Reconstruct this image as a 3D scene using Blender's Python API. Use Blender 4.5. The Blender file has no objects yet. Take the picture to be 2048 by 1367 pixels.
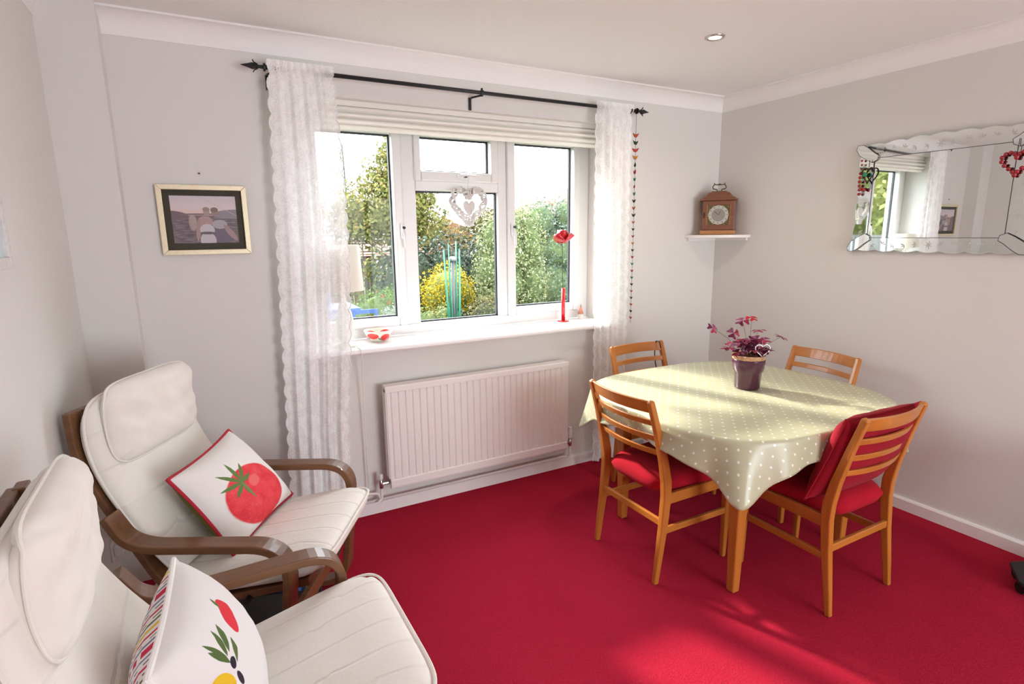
import bpy, math, random
from mathutils import Vector, Matrix
random.seed(7)
PI = math.pi
SC = bpy.context.scene
COL = SC.collection

# ------------------------------------------------------------------ camera
CAM = Vector((-3.2368, -2.8956, 1.5154))
YAW, PITCH, ROLL, FPX = 0.4953, 0.1923, -0.0120, 1116.64
def cam_axes():
    f = Vector((math.sin(YAW)*math.cos(PITCH), math.cos(YAW)*math.cos(PITCH), -math.sin(PITCH)))
    r = Vector((math.cos(YAW), -math.sin(YAW), 0)); u = r.cross(f)
    c, s = math.cos(ROLL), math.sin(ROLL)
    return c*r + s*u, -s*r + c*u, f
_r, _u, _f = cam_axes()
cd = bpy.data.cameras.new('camera'); cam = bpy.data.objects.new('camera', cd); COL.objects.link(cam)
cam.matrix_world = Matrix(((_r.x, _u.x, -_f.x, CAM.x), (_r.y, _u.y, -_f.y, CAM.y), (_r.z, _u.z, -_f.z, CAM.z), (0, 0, 0, 1)))
cd.sensor_fit = 'HORIZONTAL'; cd.sensor_width = 36.0; cd.lens = FPX/2048*36.0; cd.clip_start = 0.02; cd.clip_end = 300
SC.camera = cam

# ------------------------------------------------------------------ sky, sun, exposure
SKY = 9.5
w = bpy.data.worlds.new('world'); SC.world = w; w.use_nodes = True
bg = w.node_tree.nodes['Background']; bg.inputs[0].default_value = (0.90, 0.97, 1.02, 1); bg.inputs[1].default_value = SKY
sd = bpy.data.lights.new('sun', 'SUN'); sun = bpy.data.objects.new('sun', sd); COL.objects.link(sun)
SUN_DIR = Vector((0.30, -0.95, -0.61)).normalized()
sun.rotation_euler = SUN_DIR.to_track_quat('-Z', 'Y').to_euler(); sun.location = (-4, 12, 9)
sd.energy = 5.8; sd.angle = math.radians(3.4); sd.color = (1.0, 0.93, 0.80)
SC.view_settings.view_transform = 'Standard'; SC.view_settings.look = 'None'
SC.view_settings.exposure = 0.57; SC.view_settings.gamma = 1.0; SC.view_settings.use_curve_mapping = False
SC.cycles.use_denoising = True
SC.cycles.max_bounces = 8; SC.cycles.diffuse_bounces = 5; SC.cycles.glossy_bounces = 4
SC.cycles.transmission_bounces = 6; SC.cycles.transparent_max_bounces = 16
SC.cycles.caustics_reflective = False; SC.cycles.caustics_refractive = False
SC.cycles.sample_clamp_indirect = 6.0
def portal(loc, sx, sy, direction):
    d = bpy.data.lights.new('daylight_portal', 'AREA'); d.shape = 'RECTANGLE'; d.size = sx; d.size_y = sy; d.cycles.is_portal = True
    o = bpy.data.objects.new('daylight_portal', d); COL.objects.link(o); o.location = loc
    o.rotation_euler = Vector(direction).to_track_quat('-Z', 'Y').to_euler()
portal((-1.895, 0.37, 1.54), 1.9, 1.30, (0, -1, 0))
portal((-.95, -5.73, 1.10), 1.7, 2.1, (0, 1, 0))

# ------------------------------------------------------------------ node / material helpers
class NT:
    def __init__(s, name):
        s.m = bpy.data.materials.new(name); s.m.use_nodes = True; s.t = s.m.node_tree
        s.b = s.t.nodes['Principled BSDF']; s.out = s.t.nodes['Material Output']
    def n(s, typ, **k):
        x = s.t.nodes.new(typ)
        for a, v in k.items(): setattr(x, a, v)
        return x
    def put(s, sock, v):
        if hasattr(v, 'is_output') or isinstance(v, bpy.types.NodeSocket): s.t.links.new(v, sock)
        else: sock.default_value = v
    def math(s, op, a, b=0.0, c=None, clamp=False):
        x = s.n('ShaderNodeMath', operation=op, use_clamp=clamp); s.put(x.inputs[0], a); s.put(x.inputs[1], b)
        if c is not None: s.put(x.inputs[2], c)
        return x.outputs[0]
    def mix(s, f, a, b):
        x = s.n('ShaderNodeMix', data_type='RGBA'); s.put(x.inputs[0], f)
        s.put(x.inputs[6], c4(a)); s.put(x.inputs[7], c4(b)); return x.outputs[2]
    def noise(s, scale, detail=3, vec=None, rough=.55):
        x = s.n('ShaderNodeTexNoise'); x.inputs['Scale'].default_value = scale; x.inputs['Detail'].default_value = detail
        x.inputs['Roughness'].default_value = rough
        if vec is not None: s.t.links.new(vec, x.inputs['Vector'])
        return x.outputs['Fac']
    def coord(s, what='Object'): return s.n('ShaderNodeTexCoord').outputs[what]
    def mapping(s, vec, scale=(1, 1, 1), loc=(0, 0, 0), rot=(0, 0, 0)):
        x = s.n('ShaderNodeMapping'); s.t.links.new(vec, x.inputs[0]); x.inputs['Scale'].default_value = scale
        x.inputs['Location'].default_value = loc; x.inputs['Rotation'].default_value = rot; return x.outputs[0]
    def xyz(s, vec):
        x = s.n('ShaderNodeSeparateXYZ'); s.t.links.new(vec, x.inputs[0]); return x.outputs
    def ramp(s, fac, stops):
        x = s.n('ShaderNodeValToRGB'); s.t.links.new(fac, x.inputs[0]); e = x.color_ramp.elements
        while len(e) < len(stops): e.new(0.5)
        for i, (p, c) in enumerate(stops): e[i].position = p; e[i].color = c4(c)
        return x.outputs[0]
    def bump(s, h, strength=.3, dist=.01):
        x = s.n('ShaderNodeBump'); x.inputs['Strength'].default_value = strength; x.inputs['Distance'].default_value = dist
        s.t.links.new(h, x.inputs['Height']); s.t.links.new(x.outputs[0], s.b.inputs['Normal'])
    def base(s, v): s.put(s.b.inputs['Base Color'], c4(v))
    def set(s, rough=.5, metal=0., spec=.5, coat=0., sheen=0., trans=0., ior=1.45):
        i = s.b.inputs; i['Roughness'].default_value = rough; i['Metallic'].default_value = metal
        i['Specular IOR Level'].default_value = spec; i['Coat Weight'].default_value = coat
        i['Sheen Weight'].default_value = sheen; i['Transmission Weight'].default_value = trans; i['IOR'].default_value = ior
        return s
    # flat print masks
    def local(s, u, v, cx, cy, rot):
        c, q = math.cos(rot), math.sin(rot)
        du = s.math('SUBTRACT', u, cx); dv = s.math('SUBTRACT', v, cy)
        x = s.math('ADD', s.math('MULTIPLY', du, c), s.math('MULTIPLY', dv, q))
        y = s.math('ADD', s.math('MULTIPLY', du, -q), s.math('MULTIPLY', dv, c)); return x, y
    def ell(s, u, v, cx, cy, a, b, rot=0., k=12):
        x, y = s.local(u, v, cx, cy, rot); x = s.math('DIVIDE', x, a); y = s.math('DIVIDE', y, b)
        d = s.math('ADD', s.math('MULTIPLY', x, x), s.math('MULTIPLY', y, y))
        return s.math('MULTIPLY', s.math('SUBTRACT', 1.0, d), k, clamp=True)
    def leafm(s, u, v, cx, cy, a, b, rot=0., k=8):
        x, y = s.local(u, v, cx, cy, rot); x = s.math('DIVIDE', x, a); y = s.math('DIVIDE', y, b)
        d = s.math('ADD', s.math('MULTIPLY', x, x), s.math('ABSOLUTE', y))
        return s.math('MULTIPLY', s.math('SUBTRACT', 1.0, d), k, clamp=True)
def c4(c):
    if isinstance(c, (tuple, list)): return tuple(c) + (1.0,) if len(c) == 3 else tuple(c)
    return c
MATS = {}
def plain(name, col, rough=.5, metal=0., spec=.5, coat=0., sheen=0., var=0., vscale=6., bump=None):
    n = NT(name); n.set(rough, metal, spec, coat, sheen)
    if var:
        f = n.noise(vscale, 4, n.coord()); n.base(n.ramp(f, [(.3, tuple(x*(1-var) for x in col)), (.7, tuple(min(1, x*(1+var)) for x in col))]))
    else: n.base(col)
    if bump: n.bump(n.noise(bump[0], bump[2] if len(bump) > 2 else 2, n.coord()), bump[1], .004)
    MATS[name] = n.m; return n.m
def wood(name, dark, light, rough=.35, scale=(3, 40, 40), coat=.2, along=0):
    n = NT(name); n.set(rough, coat=coat)
    sc = [40, 40, 40]; sc[along] = 2.5
    f = n.noise(1.0, 4, n.mapping(n.coord(), tuple(sc)), .6)
    n.base(n.ramp(f, [(.25, dark), (.75, light)])); n.bump(f, .06, .002)
    MATS[name] = n.m; return n.m
def leafmat(name, stops, rough=.45, transl=.35, k=.42):
    stops = [(p, tuple(x*k for x in c)) for p, c in stops]
    n = NT(name); n.set(rough, spec=.12)
    g = n.n('ShaderNodeNewGeometry'); col = n.ramp(g.outputs['Random Per Island'], stops); n.base(col)
    if transl:
        tr = n.n('ShaderNodeBsdfTranslucent'); n.t.links.new(col, tr.inputs[0])
        mx = n.n('ShaderNodeMixShader'); mx.inputs[0].default_value = transl
        n.t.links.new(n.b.outputs[0], mx.inputs[1]); n.t.links.new(tr.outputs[0], mx.inputs[2]); n.t.links.new(mx.outputs[0], n.out.inputs[0])
    MATS[name] = n.m; return n.m

WALLC = (0.730, 0.712, 0.685)
plain('wall_paint', WALLC, .75, spec=.25, bump=(220, .05))
plain('left_wall_paint', WALLC, .75, spec=.25, bump=(220, .05))
plain('ceiling_artex', (0.86, 0.855, 0.84), .85, spec=.2, bump=(75, .35, 4))
plain('white_gloss', (0.86, 0.84, 0.83), .35, spec=.4)
plain('coving_white', (0.88, 0.86, 0.85), .6, spec=.3)
plain('upvc', (0.79, 0.78, 0.775), .28, spec=.5)
plain('sill_white', (0.90, 0.89, 0.885), .3, spec=.5)
plain('gasket', (0.03, 0.035, 0.04), .6)
plain('radiator_white', (0.85, 0.81, 0.79), .38, spec=.45)
plain('iron', (0.012, 0.012, 0.013), .45, spec=.5)
plain('chrome', (0.55, 0.52, 0.48), .28, metal=1)
plain('brass', (0.55, 0.40, 0.16), .3, metal=1)
plain('gold_frame', (0.86, 0.78, 0.56), .38, metal=.5, var=.06, vscale=60)
plain('mat_board', (0.060, 0.054, 0.036), .75)
plain('blind_cream', (0.85, 0.83, 0.76), .85, sheen=.1, bump=(400, .08))
plain('cream_cotton', (0.83, 0.80, 0.74), .9, spec=.15, sheen=.15, var=.035, vscale=5, bump=(35, .12, 4))
plain('white_cotton', (0.84, 0.82, 0.80), .9, spec=.15, sheen=.1, bump=(40, .08, 3))
plain('red_piping', (0.42, 0.015, 0.03), .8)
plain('green_cotton', (0.16, 0.16, 0.025), .9)
plain('red_velvet', (0.26, 0.006, 0.016), .8, spec=.1, sheen=.06, var=.12, vscale=9, bump=(90, .1))
plain('red_seat', (0.36, 0.008, 0.020), .9, spec=.08, sheen=.03, var=.06, vscale=14, bump=(300, .12))
plain('shade_cream', (0.86, 0.82, 0.72), .8)
plain('lamp_glass_grey', (0.72, 0.71, 0.68), .15, spec=.5)
plain('red_glass', (0.55, 0.006, 0.016), .06, spec=.6, coat=.4)
plain('poppy_red', (0.50, 0.012, 0.025), .22, coat=.5)
plain('pot_glaze', (0.085, 0.022, 0.048), .2, coat=.35)
plain('pot_rim', (0.48, 0.27, 0.15), .8, var=.3, vscale=70, bump=(90, .3))
plain('compost', (0.05, 0.035, 0.02), .95, var=.4, vscale=60)
plain('stem_brown', (0.10, 0.045, 0.035), .7)
plain('silver_wire', (0.75, 0.75, 0.74), .25, metal=1)
plain('black_plastic', (0.013, 0.014, 0.016), .5)
plain('alu_pale', (0.62, 0.66, 0.66), .3, metal=.6)
plain('wicker_white', (0.70, 0.675, 0.66), .8, var=.1, vscale=50, bump=(120, .3))
plain('pencil_base', (0.62, 0.55, 0.52), .5)
plain('pencil_cone', (0.50, 0.20, 0.13), .55)
plain('tiny_metal', (0.35, 0.33, 0.30), .35, metal=.8)
plain('plaid_dark', (0.035, 0.030, 0.024), .9, var=.2, vscale=10)
plain('pale_grey_plastic', (0.45, 0.45, 0.43), .5)
plain('socket_white', (0.78, 0.77, 0.75), .3)
wood('teak', (0.40, 0.130, 0.020), (0.52, 0.190, 0.034), .3, along=2)
wood('teak_y', (0.40, 0.130, 0.020), (0.52, 0.190, 0.034), .3, along=1)
wood('teak_x', (0.40, 0.130, 0.020), (0.52, 0.190, 0.034), .3, along=0)
wood('walnut', (0.115, 0.046, 0.018), (0.205, 0.092, 0.038), .40, along=0)
wood('clock_wood', (0.15, 0.052, 0.026), (0.25, 0.095, 0.048), .3, along=0)
wood('clock_base_wood', (0.36, 0.16, 0.055), (0.50, 0.25, 0.10), .35, along=0)

def mk_carpet():
    n = NT('carpet_red'); n.set(1.0, spec=.02); co = n.coord()
    f1 = n.noise(2.2, 4, co); f2 = n.noise(190, 3, co, .7); f3 = n.noise(45, 4, co)
    base = n.ramp(f1, [(.3, (.44, .021, .050)), (.7, (.50, .028, .060))])
    base = n.mix(n.math('MULTIPLY', f3, .45), base, (.36, .009, .026))
    n.base(n.mix(n.math('MULTIPLY', n.math('SUBTRACT', f2, .38), 3.2, clamp=True), n.mix(.5, base, (.30, .008, .024)), n.mix(.35, base, (.60, .030, .066))))
    n.bump(n.math('ADD', f2, n.math('MULTIPLY', f3, .6)), .7, .008); MATS['carpet_red'] = n.m
mk_carpet()
def mk_glass():
    n = NT('window_glass'); lw = n.n('ShaderNodeLayerWeight'); lw.inputs['Blend'].default_value = .5
    fr = n.math('ADD', n.math('MULTIPLY', n.math('POWER', lw.outputs['Facing'], 5.0), .5), .006)
    tr = n.n('ShaderNodeBsdfTransparent'); tr.inputs[0].default_value = (.98, .985, .985, 1)
    gl = n.n('ShaderNodeBsdfGlossy'); gl.inputs['Roughness'].default_value = 0.0
    mx = n.n('ShaderNodeMixShader'); n.t.links.new(fr, mx.inputs[0]); n.t.links.new(tr.outputs[0], mx.inputs[1])
    n.t.links.new(gl.outputs[0], mx.inputs[2]); n.t.links.new(mx.outputs[0], n.out.inputs[0]); MATS['window_glass'] = n.m
mk_glass()
def mk_mirror():
    n = NT('mirror_silver'); n.set(.0, metal=1); n.base((.86, .88, .86)); MATS['mirror_silver'] = n.m
    n = NT('mirror_etched'); n.set(.04, metal=1); co = n.coord()
    f = n.noise(16, 3, co); v = n.n('ShaderNodeTexVoronoi'); v.inputs['Scale'].default_value = 34; n.t.links.new(co, v.inputs[0])
    m = n.math('MULTIPLY', n.math('MULTIPLY', n.math('SUBTRACT', f, .62), 12, clamp=True), .12)
    n.base(n.mix(m, (.84, .87, .85), (.62, .64, .63)))
    n.put(n.b.inputs['Roughness'], n.math('ADD', n.math('MULTIPLY', m, .5), .03)); MATS['mirror_etched'] = n.m
mk_mirror()
def mk_lace():
    n = NT('lace'); uv = n.coord('UV'); n.b.inputs['Base Color'].default_value = (.95, .95, .945, 1); n.b.inputs['Roughness'].default_value = .9
    a = n.noise(120, 3, uv); b = n.noise(16, 3, uv); v = n.n('ShaderNodeTexVoronoi'); v.inputs['Scale'].default_value = 70; n.t.links.new(uv, v.inputs[0])
    fl = n.math('MULTIPLY', n.math('SUBTRACT', b, .47), 9, clamp=True)          # flower areas
    ux = n.xyz(uv)[0]; thin = n.math('MULTIPLY', n.math('SUBTRACT', ux, .36), 2.6, clamp=True)   # ungathered inner edge
    net = n.math('MULTIPLY', n.math('SUBTRACT', a, .42), 6, clamp=True)
    dens = n.math('ADD', n.math('MULTIPLY', fl, .12), n.math('ADD', n.math('MULTIPLY', net, .16), n.math('SUBTRACT', .83, n.math('MULTIPLY', thin, .46))), clamp=True)
    tr = n.n('ShaderNodeBsdfTransparent'); tl = n.n('ShaderNodeBsdfTranslucent'); tl.inputs[0].default_value = (.95, .95, .945, 1)
    m1 = n.n('ShaderNodeMixShader'); m1.inputs[0].default_value = .14; n.t.links.new(n.b.outputs[0], m1.inputs[1]); n.t.links.new(tl.outputs[0], m1.inputs[2])
    m2 = n.n('ShaderNodeMixShader'); n.t.links.new(dens, m2.inputs[0]); n.t.links.new(tr.outputs[0], m2.inputs[1]); n.t.links.new(m1.outputs[0], m2.inputs[2])
    n.t.links.new(m2.outputs[0], n.out.inputs[0]); MATS['lace'] = n.m
mk_lace()
def mk_oilcloth():
    n = NT('oilcloth'); n.set(.27, spec=.5); u, v, _ = n.xyz(n.coord('UV')); S = 0.062
    def dots(ou, ov):
        a = n.math('SUBTRACT', n.math('FRACT', n.math('ADD', n.math('DIVIDE', u, S), ou)), .5)
        b = n.math('SUBTRACT', n.math('FRACT', n.math('ADD', n.math('DIVIDE', v, S), ov)), .5)
        d = n.math('SQRT', n.math('ADD', n.math('MULTIPLY', a, a), n.math('MULTIPLY', b, b)))
        return n.math('MULTIPLY', n.math('SUBTRACT', .088, d), 60, clamp=True)
    m = n.math('ADD', dots(0, 0), dots(.5, .5), clamp=True)
    n.base(n.mix(m, (.475, .475, .315), (.78, .75, .70))); MATS['oilcloth'] = n.m
mk_oilcloth()
def mk_tomato():
    n = NT('tomato_print'); n.set(.9, spec=.15); u, v, _ = n.xyz(n.coord('UV')); uv = n.coord('UV')
    col = n.mix(0.0, (.82, .79, .765), (.82, .79, .765)); f = n.noise(6, 4, uv); sp = n.noise(60, 2, uv)
    red = n.ramp(f, [(.3, (.68, .035, .055)), (.6, (.78, .075, .085)), (.85, (.80, .17, .15))])
    red = n.mix(n.math('MULTIPLY', n.math('SUBTRACT', sp, .62), 6, clamp=True), red, (.85, .30, .27))
    col = n.mix(n.ell(u, v, .47, .345, .385, .335, -.3), col, red)
    col = n.mix(n.math('MULTIPLY', n.ell(u, v, .50, .47, .085, .075, 0, 2), .35), col, (.88, .33, .30))
    for a, L in ((2.2, .15), (2.9, .13), (1.5, .15), (.9, .13), (3.7, .10), (4.6, .08), (.2, .08)):
        col = n.mix(n.leafm(u, v, .37+math.cos(a)*L*.9, .535+math.sin(a)*L*.9, L, .024, a), col, (.13, .22, .07))
    col = n.mix(n.leafm(u, v, .37, .43, .13, .018, -1.5), col, (.20, .25, .10))
    n.base(col); n.bump(n.noise(14, 4, n.mapping(uv, (1, 3, 1))), .12, .01); MATS['tomato_print'] = n.m
    n = NT('fruit_print'); n.set(.9, spec=.15); uv = n.coord('UV'); u, v, _ = n.xyz(uv)
    col = n.mix(0.0, (.80, .785, .77), (.80, .785, .77))
    col = n.mix(n.ell(u, v, .475, .715, .135, .055, .74), col, (.72, .045, .06))
    col = n.mix(n.leafm(u, v, .53, .815, .05, .012, .74), col, (.13, .20, .06))
    for x0, y0, x1, y1, w_ in ((.363, .80, .213, .663, .022), (.30, .825, .188, .663, .018), (.188, .85, .188, .675, .013), (.163, .80, .175, .625, .020), (.312, .688, .20, .575, .018)):
        col = n.mix(n.leafm(u, v, (x0+x1)/2, (y0+y1)/2, math.hypot(x1-x0, y1-y0)/2, w_, math.atan2(y1-y0, x1-x0)), col, (.10, .16, .05))
    col = n.mix(n.ell(u, v, .185, .610, .036, .022, 1.1), col, (.035, .03, .045)); col = n.mix(n.ell(u, v, .150, .515, .045, .018, 1.25), col, (.05, .03, .05))
    col = n.mix(n.ell(u, v, .075, .60, .055, .085, .2), col, (.80, .52, .03))
    n.base(col); n.bump(n.noise(10, 4, uv), .1, .01); MATS['fruit_print'] = n.m
    n = NT('stripe_print'); n.set(.9, spec=.15); uv = n.coord('UV'); u, v, _ = n.xyz(uv)
    w_ = n.math('ADD', u, n.math('MULTIPLY', n.noise(8, 2, uv), .03)); col = n.mix(0.0, (.76, .745, .73), (.76, .745, .73))
    def band(c0, hw, colr, dash=None):
        nonlocal col
        d = n.math('ABSOLUTE', n.math('SUBTRACT', n.math('FRACT', n.math('MULTIPLY', w_, 2.2)), c0))
        m = n.math('MULTIPLY', n.math('SUBTRACT', hw, d), 200, clamp=True)
        if dash: m = n.math('MULTIPLY', m, n.math('GREATER_THAN', n.math('FRACT', n.math('MULTIPLY', v, dash)), .45))
        col = n.mix(m, col, colr)
    band(.06, .030, (.75, .48, .05)); band(.17, .022, (.12, .15, .05)); band(.25, .014, (.03, .03, .05), 34); band(.34, .024, (.55, .03, .08))
    band(.43, .014, (.05, .05, .08), 34); band(.52, .022, (.19, .19, .32)); band(.66, .060, (.55, .03, .08), 26); band(.78, .024, (.19, .19, .32))
    band(.86, .012, (.05, .05, .08), 40); band(.94, .022, (.55, .03, .08))
    n.base(col); MATS['stripe_print'] = n.m
mk_tomato()
def mk_photo():
    n = NT('photo_print'); n.set(.25, spec=.5); uv = n.coord('UV'); u, v, _ = n.xyz(uv)
    sky = n.ramp(v, [(.60, (.80, .56, .48)), (.75, (.78, .66, .68)), (1.0, (.66, .60, .66))])
    wn = n.noise(1.0, 4, n.mapping(uv, (6, 42, 1)))
    sea = n.ramp(wn, [(.35, (.055, .045, .055)), (.6, (.22, .18, .20)), (.75, (.42, .36, .36))])
    col = n.mix(n.math('GREATER_THAN', v, .59), sea, sky)
    col = n.mix(n.math('MULTIPLY', n.ell(u, v, .31, .44, .07, .20, 0, 2), .5), col, (.72, .55, .48))
    col = n.mix(n.ell(u, v, .0, .60, .26, .09, -.10), col, (.16, .11, .13)); col = n.mix(n.ell(u, v, .95, .62, .34, .10, .05), col, (.27, .24, .28))
    col = n.mix(n.ell(u, v, .42, .615, .34, .018), col, (.19, .14, .15))
    col = n.mix(n.ell(u, v, .70, .14, .22, .22), col, (.13, .11, .16))                      # second figure
    col = n.mix(n.ell(u, v, .72, .40, .12, .10), col, (.42, .40, .42)); col = n.mix(n.ell(u, v, .88, .22, .05, .20, .5), col, (.38, .25, .24))
    col = n.mix(n.ell(u, v, .66, .66, .055, .095), col, (.33, .22, .20)); col = n.mix(n.ell(u, v, .655, .71, .06, .055), col, (.20, .14, .12))
    col = n.mix(n.ell(u, v, .50, .46, .12, .12), col, (.44, .30, .29)); col = n.mix(n.ell(u, v, .385, .28, .035, .24, -.1), col, (.40, .27, .25))
    col = n.mix(n.ell(u, v, .52, .28, .115, .13), col, (.60, .57, .62)); col = n.mix(n.ell(u, v, .52, .06, .125, .17), col, (.58, .55, .60))
    col = n.mix(n.ell(u, v, .52, .215, .115, .03), col, (.10, .08, .09)); col = n.mix(n.ell(u, v, .53, .67, .05, .09), col, (.40, .29, .26)); col = n.mix(n.ell(u, v, .53, .72, .055, .05), col, (.30, .23, .20))
    x, y = n.local(u, v, .78, .74, -.62); col = n.mix(n.math('MULTIPLY', n.math('SUBTRACT', .006, n.math('ABSOLUTE', y)), 300, clamp=True), col, (.55, .5, .52))
    n.base(n.mix(.10, col, (.85, .72, .76))); MATS['photo_print'] = n.m
    n = NT('bowl_glaze'); n.set(.12, coat=.4); u, v, _ = n.xyz(n.coord('UV')); col = n.mix(0.0, (.76, .72, .62), (.76, .72, .62))
    for cx, cy, a, b in ((.06, .75, .07, .16), (.22, .78, .09, .14), (.30, .70, .06, .14), (.47, .72, .07, .18), (.63, .8, .08, .14), (.80, .72, .07, .17), (.93, .78, .05, .13),
                         (.10, .30, .09, .12), (.35, .28, .10, .12), (.6, .31, .09, .13), (.85, .28, .09, .12)):
        col = n.mix(n.ell(u, v, cx, cy, a, b), col, (.70, .035, .03))
    for cx, cy, r in ((.15, .68, 1.1), (.39, .66, 2.0), (.55, .66, 1.2), (.73, .66, 1.9), (.88, .66, 1.2)):
        col = n.mix(n.leafm(u, v, cx, cy, .09, .022, r), col, (.16, .24, .16))
    n.base(col); MATS['bowl_glaze'] = n.m
    n = NT('plaid'); n.set(.9); x, y, z = n.xyz(n.coord()); col = n.mix(0.0, (.012, .02, .06), (.012, .02, .06))
    for per, off, hw, c_ in ((.17, .0, .16, (.03, .09, .30)), (.17, .35, .05, (.004, .006, .012)), (.17, .62, .03, (.35, .32, .14)), (.17, .8, .06, (.05, .14, .38))):
        d = n.math('ABSOLUTE', n.math('SUBTRACT', n.math('FRACT', n.math('ADD', n.math('DIVIDE', x, per), off)), .5))
        col = n.mix(n.math('MULTIPLY', n.math('SUBTRACT', hw, d), 60, clamp=True), col, c_)
    n.base(col); MATS['plaid'] = n.m
mk_photo()
def mk_emit(name, col, s):
    n = NT(name); n.b.inputs['Base Color'].default_value = c4(col); n.b.inputs['Emission Color'].default_value = c4(col); n.b.inputs['Emission Strength'].default_value = s; MATS[name] = n.m
mk_emit('lamp_glow', (1.0, .90, .68), 9.0)

# ------------------------------------------------------------------ mesh helpers
class MB:
    def __init__(s): s.v = []; s.f = []; s.uv = {}
    def add(s, vs, fs):
        o = len(s.v); s.v += [tuple(x) for x in vs]; s.f += [tuple(i+o for i in f) for f in fs]; return o
    def box(s, x0, x1, y0, y1, z0, z1):
        s.add([(x0, y0, z0), (x1, y0, z0), (x1, y1, z0), (x0, y1, z0), (x0, y0, z1), (x1, y0, z1), (x1, y1, z1), (x0, y1, z1)],
              [(0, 3, 2, 1), (4, 5, 6, 7), (0, 1, 5, 4), (1, 2, 6, 5), (2, 3, 7, 6), (3, 0, 4, 7)]); return s
    def rings(s, rings, cap=True, closed=False):
        k = len(rings[0]); o = len(s.v)
        for r in rings: s.v += [tuple(p) for p in r]
        m = len(rings)
        for i in range(m if closed else m-1):
            a, b = o+i*k, o+((i+1) % m)*k
            for j in range(k): s.f.append((a+j, a+(j+1) % k, b+(j+1) % k, b+j))
        if cap and not closed:
            s.f.append(tuple(o+j for j in range(k))[::-1]); s.f.append(tuple(o+(m-1)*k+j for j in range(k)))
        return s
    def tube(s, pts, r, seg=8, closed=False, cap=True):
        pts = [Vector(p) for p in pts]; n = len(pts); rr = r if isinstance(r, (list, tuple)) else [r]*n; rings = []; up = None
        for i, p in enumerate(pts):
            if closed: t = pts[(i+1) % n]-pts[i-1]
            else: t = pts[min(i+1, n-1)]-pts[max(i-1, 0)]
            t = t.normalized() if t.length > 1e-9 else Vector((0, 0, 1))
            if up is None:
                up = Vector((0, 0, 1)) if abs(t.z) < .9 else Vector((1, 0, 0))
            a = t.cross(up); a = a.normalized() if a.length > 1e-6 else t.orthogonal().normalized(); b = t.cross(a).normalized(); up = -b if up.dot(-b) > 0 else b
            rings.append([p+(a*math.cos(q)+b*math.sin(q))*rr[i] for q in [2*PI*j/seg for j in range(seg)]])
        return s.rings(rings, cap, closed)
    def lathe(s, prof, seg=24, c=(0, 0, 0), cap=True, uv=False):
        rings = [[(c[0]+r*math.cos(2*PI*j/seg), c[1]+r*math.sin(2*PI*j/seg), c[2]+z) for j in range(seg)] for r, z in prof]
        return s.rings(rings, cap)
    def prism(s, poly, axis, a0, a1):
        """extrude 2-D polygon along axis 0/1/2; poly gives the other two coords in order"""
        def P(p, a):
            q = list(p); q.insert(axis, a); return tuple(q)
        n = len(poly); o = len(s.v); s.v += [P(p, a0) for p in poly]+[P(p, a1) for p in poly]
        s.f.append(tuple(range(o, o+n))[::-1]); s.f.append(tuple(range(o+n, o+2*n)))
        for i in range(n): s.f.append((o+i, o+(i+1) % n, o+n+(i+1) % n, o+n+i))
        return s
    def sweep(s, path, side, w, h):
        """rectangular section (w along side vector, h in plane) along path; w,h may be lists"""
        path = [Vector(p) for p in path]; side = Vector(side).normalized(); n = len(path); rings = []
        for i, p in enumerate(path):
            t = (path[min(i+1, n-1)]-path[max(i-1, 0)]).normalized(); nn = t.cross(side).normalized()
            ww = (w[i] if isinstance(w, (list, tuple)) else w)/2; hh = (h[i] if isinstance(h, (list, tuple)) else h)/2
            rings.append([p+side*ww+nn*hh, p-side*ww+nn*hh, p-side*ww-nn*hh, p+side*ww-nn*hh])
        return s.rings(rings)
    def build(s, name, mat, parent=None, smooth=False, bevel=0., sub=0, bseg=2, uvs=None):
        me = bpy.data.meshes.new(name); me.from_pydata(s.v, [], s.f); me.update()
        if uvs:
            l = me.uv_layers.new(name='UVMap')
            for lp in me.loops: l.data[lp.index].uv = uvs[lp.vertex_index]
        import bmesh
        bm = bmesh.new(); bm.from_mesh(me); bmesh.ops.recalc_face_normals(bm, faces=bm.faces); bm.to_mesh(me); bm.free()
        o = bpy.data.objects.new(name, me); COL.objects.link(o)
        if mat is not None: me.materials.append(MATS[mat] if isinstance(mat, str) else mat)
        if parent is not None: o.parent = parent
        if bevel:
            b = o.modifiers.new('bevel', 'BEVEL'); b.width = bevel; b.segments = bseg; b.limit_method = 'ANGLE'; b.angle_limit = .7
        if sub:
            b = o.modifiers.new('subdivision', 'SUBSURF'); b.levels = sub; b.render_levels = sub
        if smooth: me.shade_smooth()
        return o
def empty(name, loc=(0, 0, 0), rz=0.):
    o = bpy.data.objects.new(name, None); COL.objects.link(o); o.location = loc; o.rotation_euler = (0, 0, rz); o.empty_display_size = .1; return o
def tag(o, label=None, cat=None, group=None, kind=None):
    if label: o['label'] = label
    if cat: o['category'] = cat
    if group: o['group'] = group
    if kind: o['kind'] = kind
    return o
def copy_tree(o, parent=None):
    c = o.copy(); COL.objects.link(c); c.parent = parent
    for ch in list(o.children): copy_tree(ch, c)
    return c
def fillet(pts, rad, n=8):
    pts = [Vector(p) for p in pts]; out = [pts[0]]
    for i in range(1, len(pts)-1):
        p = pts[i]; a = (pts[i-1]-p); b = (pts[i+1]-p); r = rad[i-1] if isinstance(rad, (list, tuple)) else rad
        la = min(r, a.length*.49); lb = min(r, b.length*.49); A = p+a.normalized()*la; B = p+b.normalized()*lb
        for k in range(n+1):
            t = k/n; out.append((1-t)**2*A+2*t*(1-t)*p+t*t*B)
    out.append(pts[-1]); return out
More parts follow.
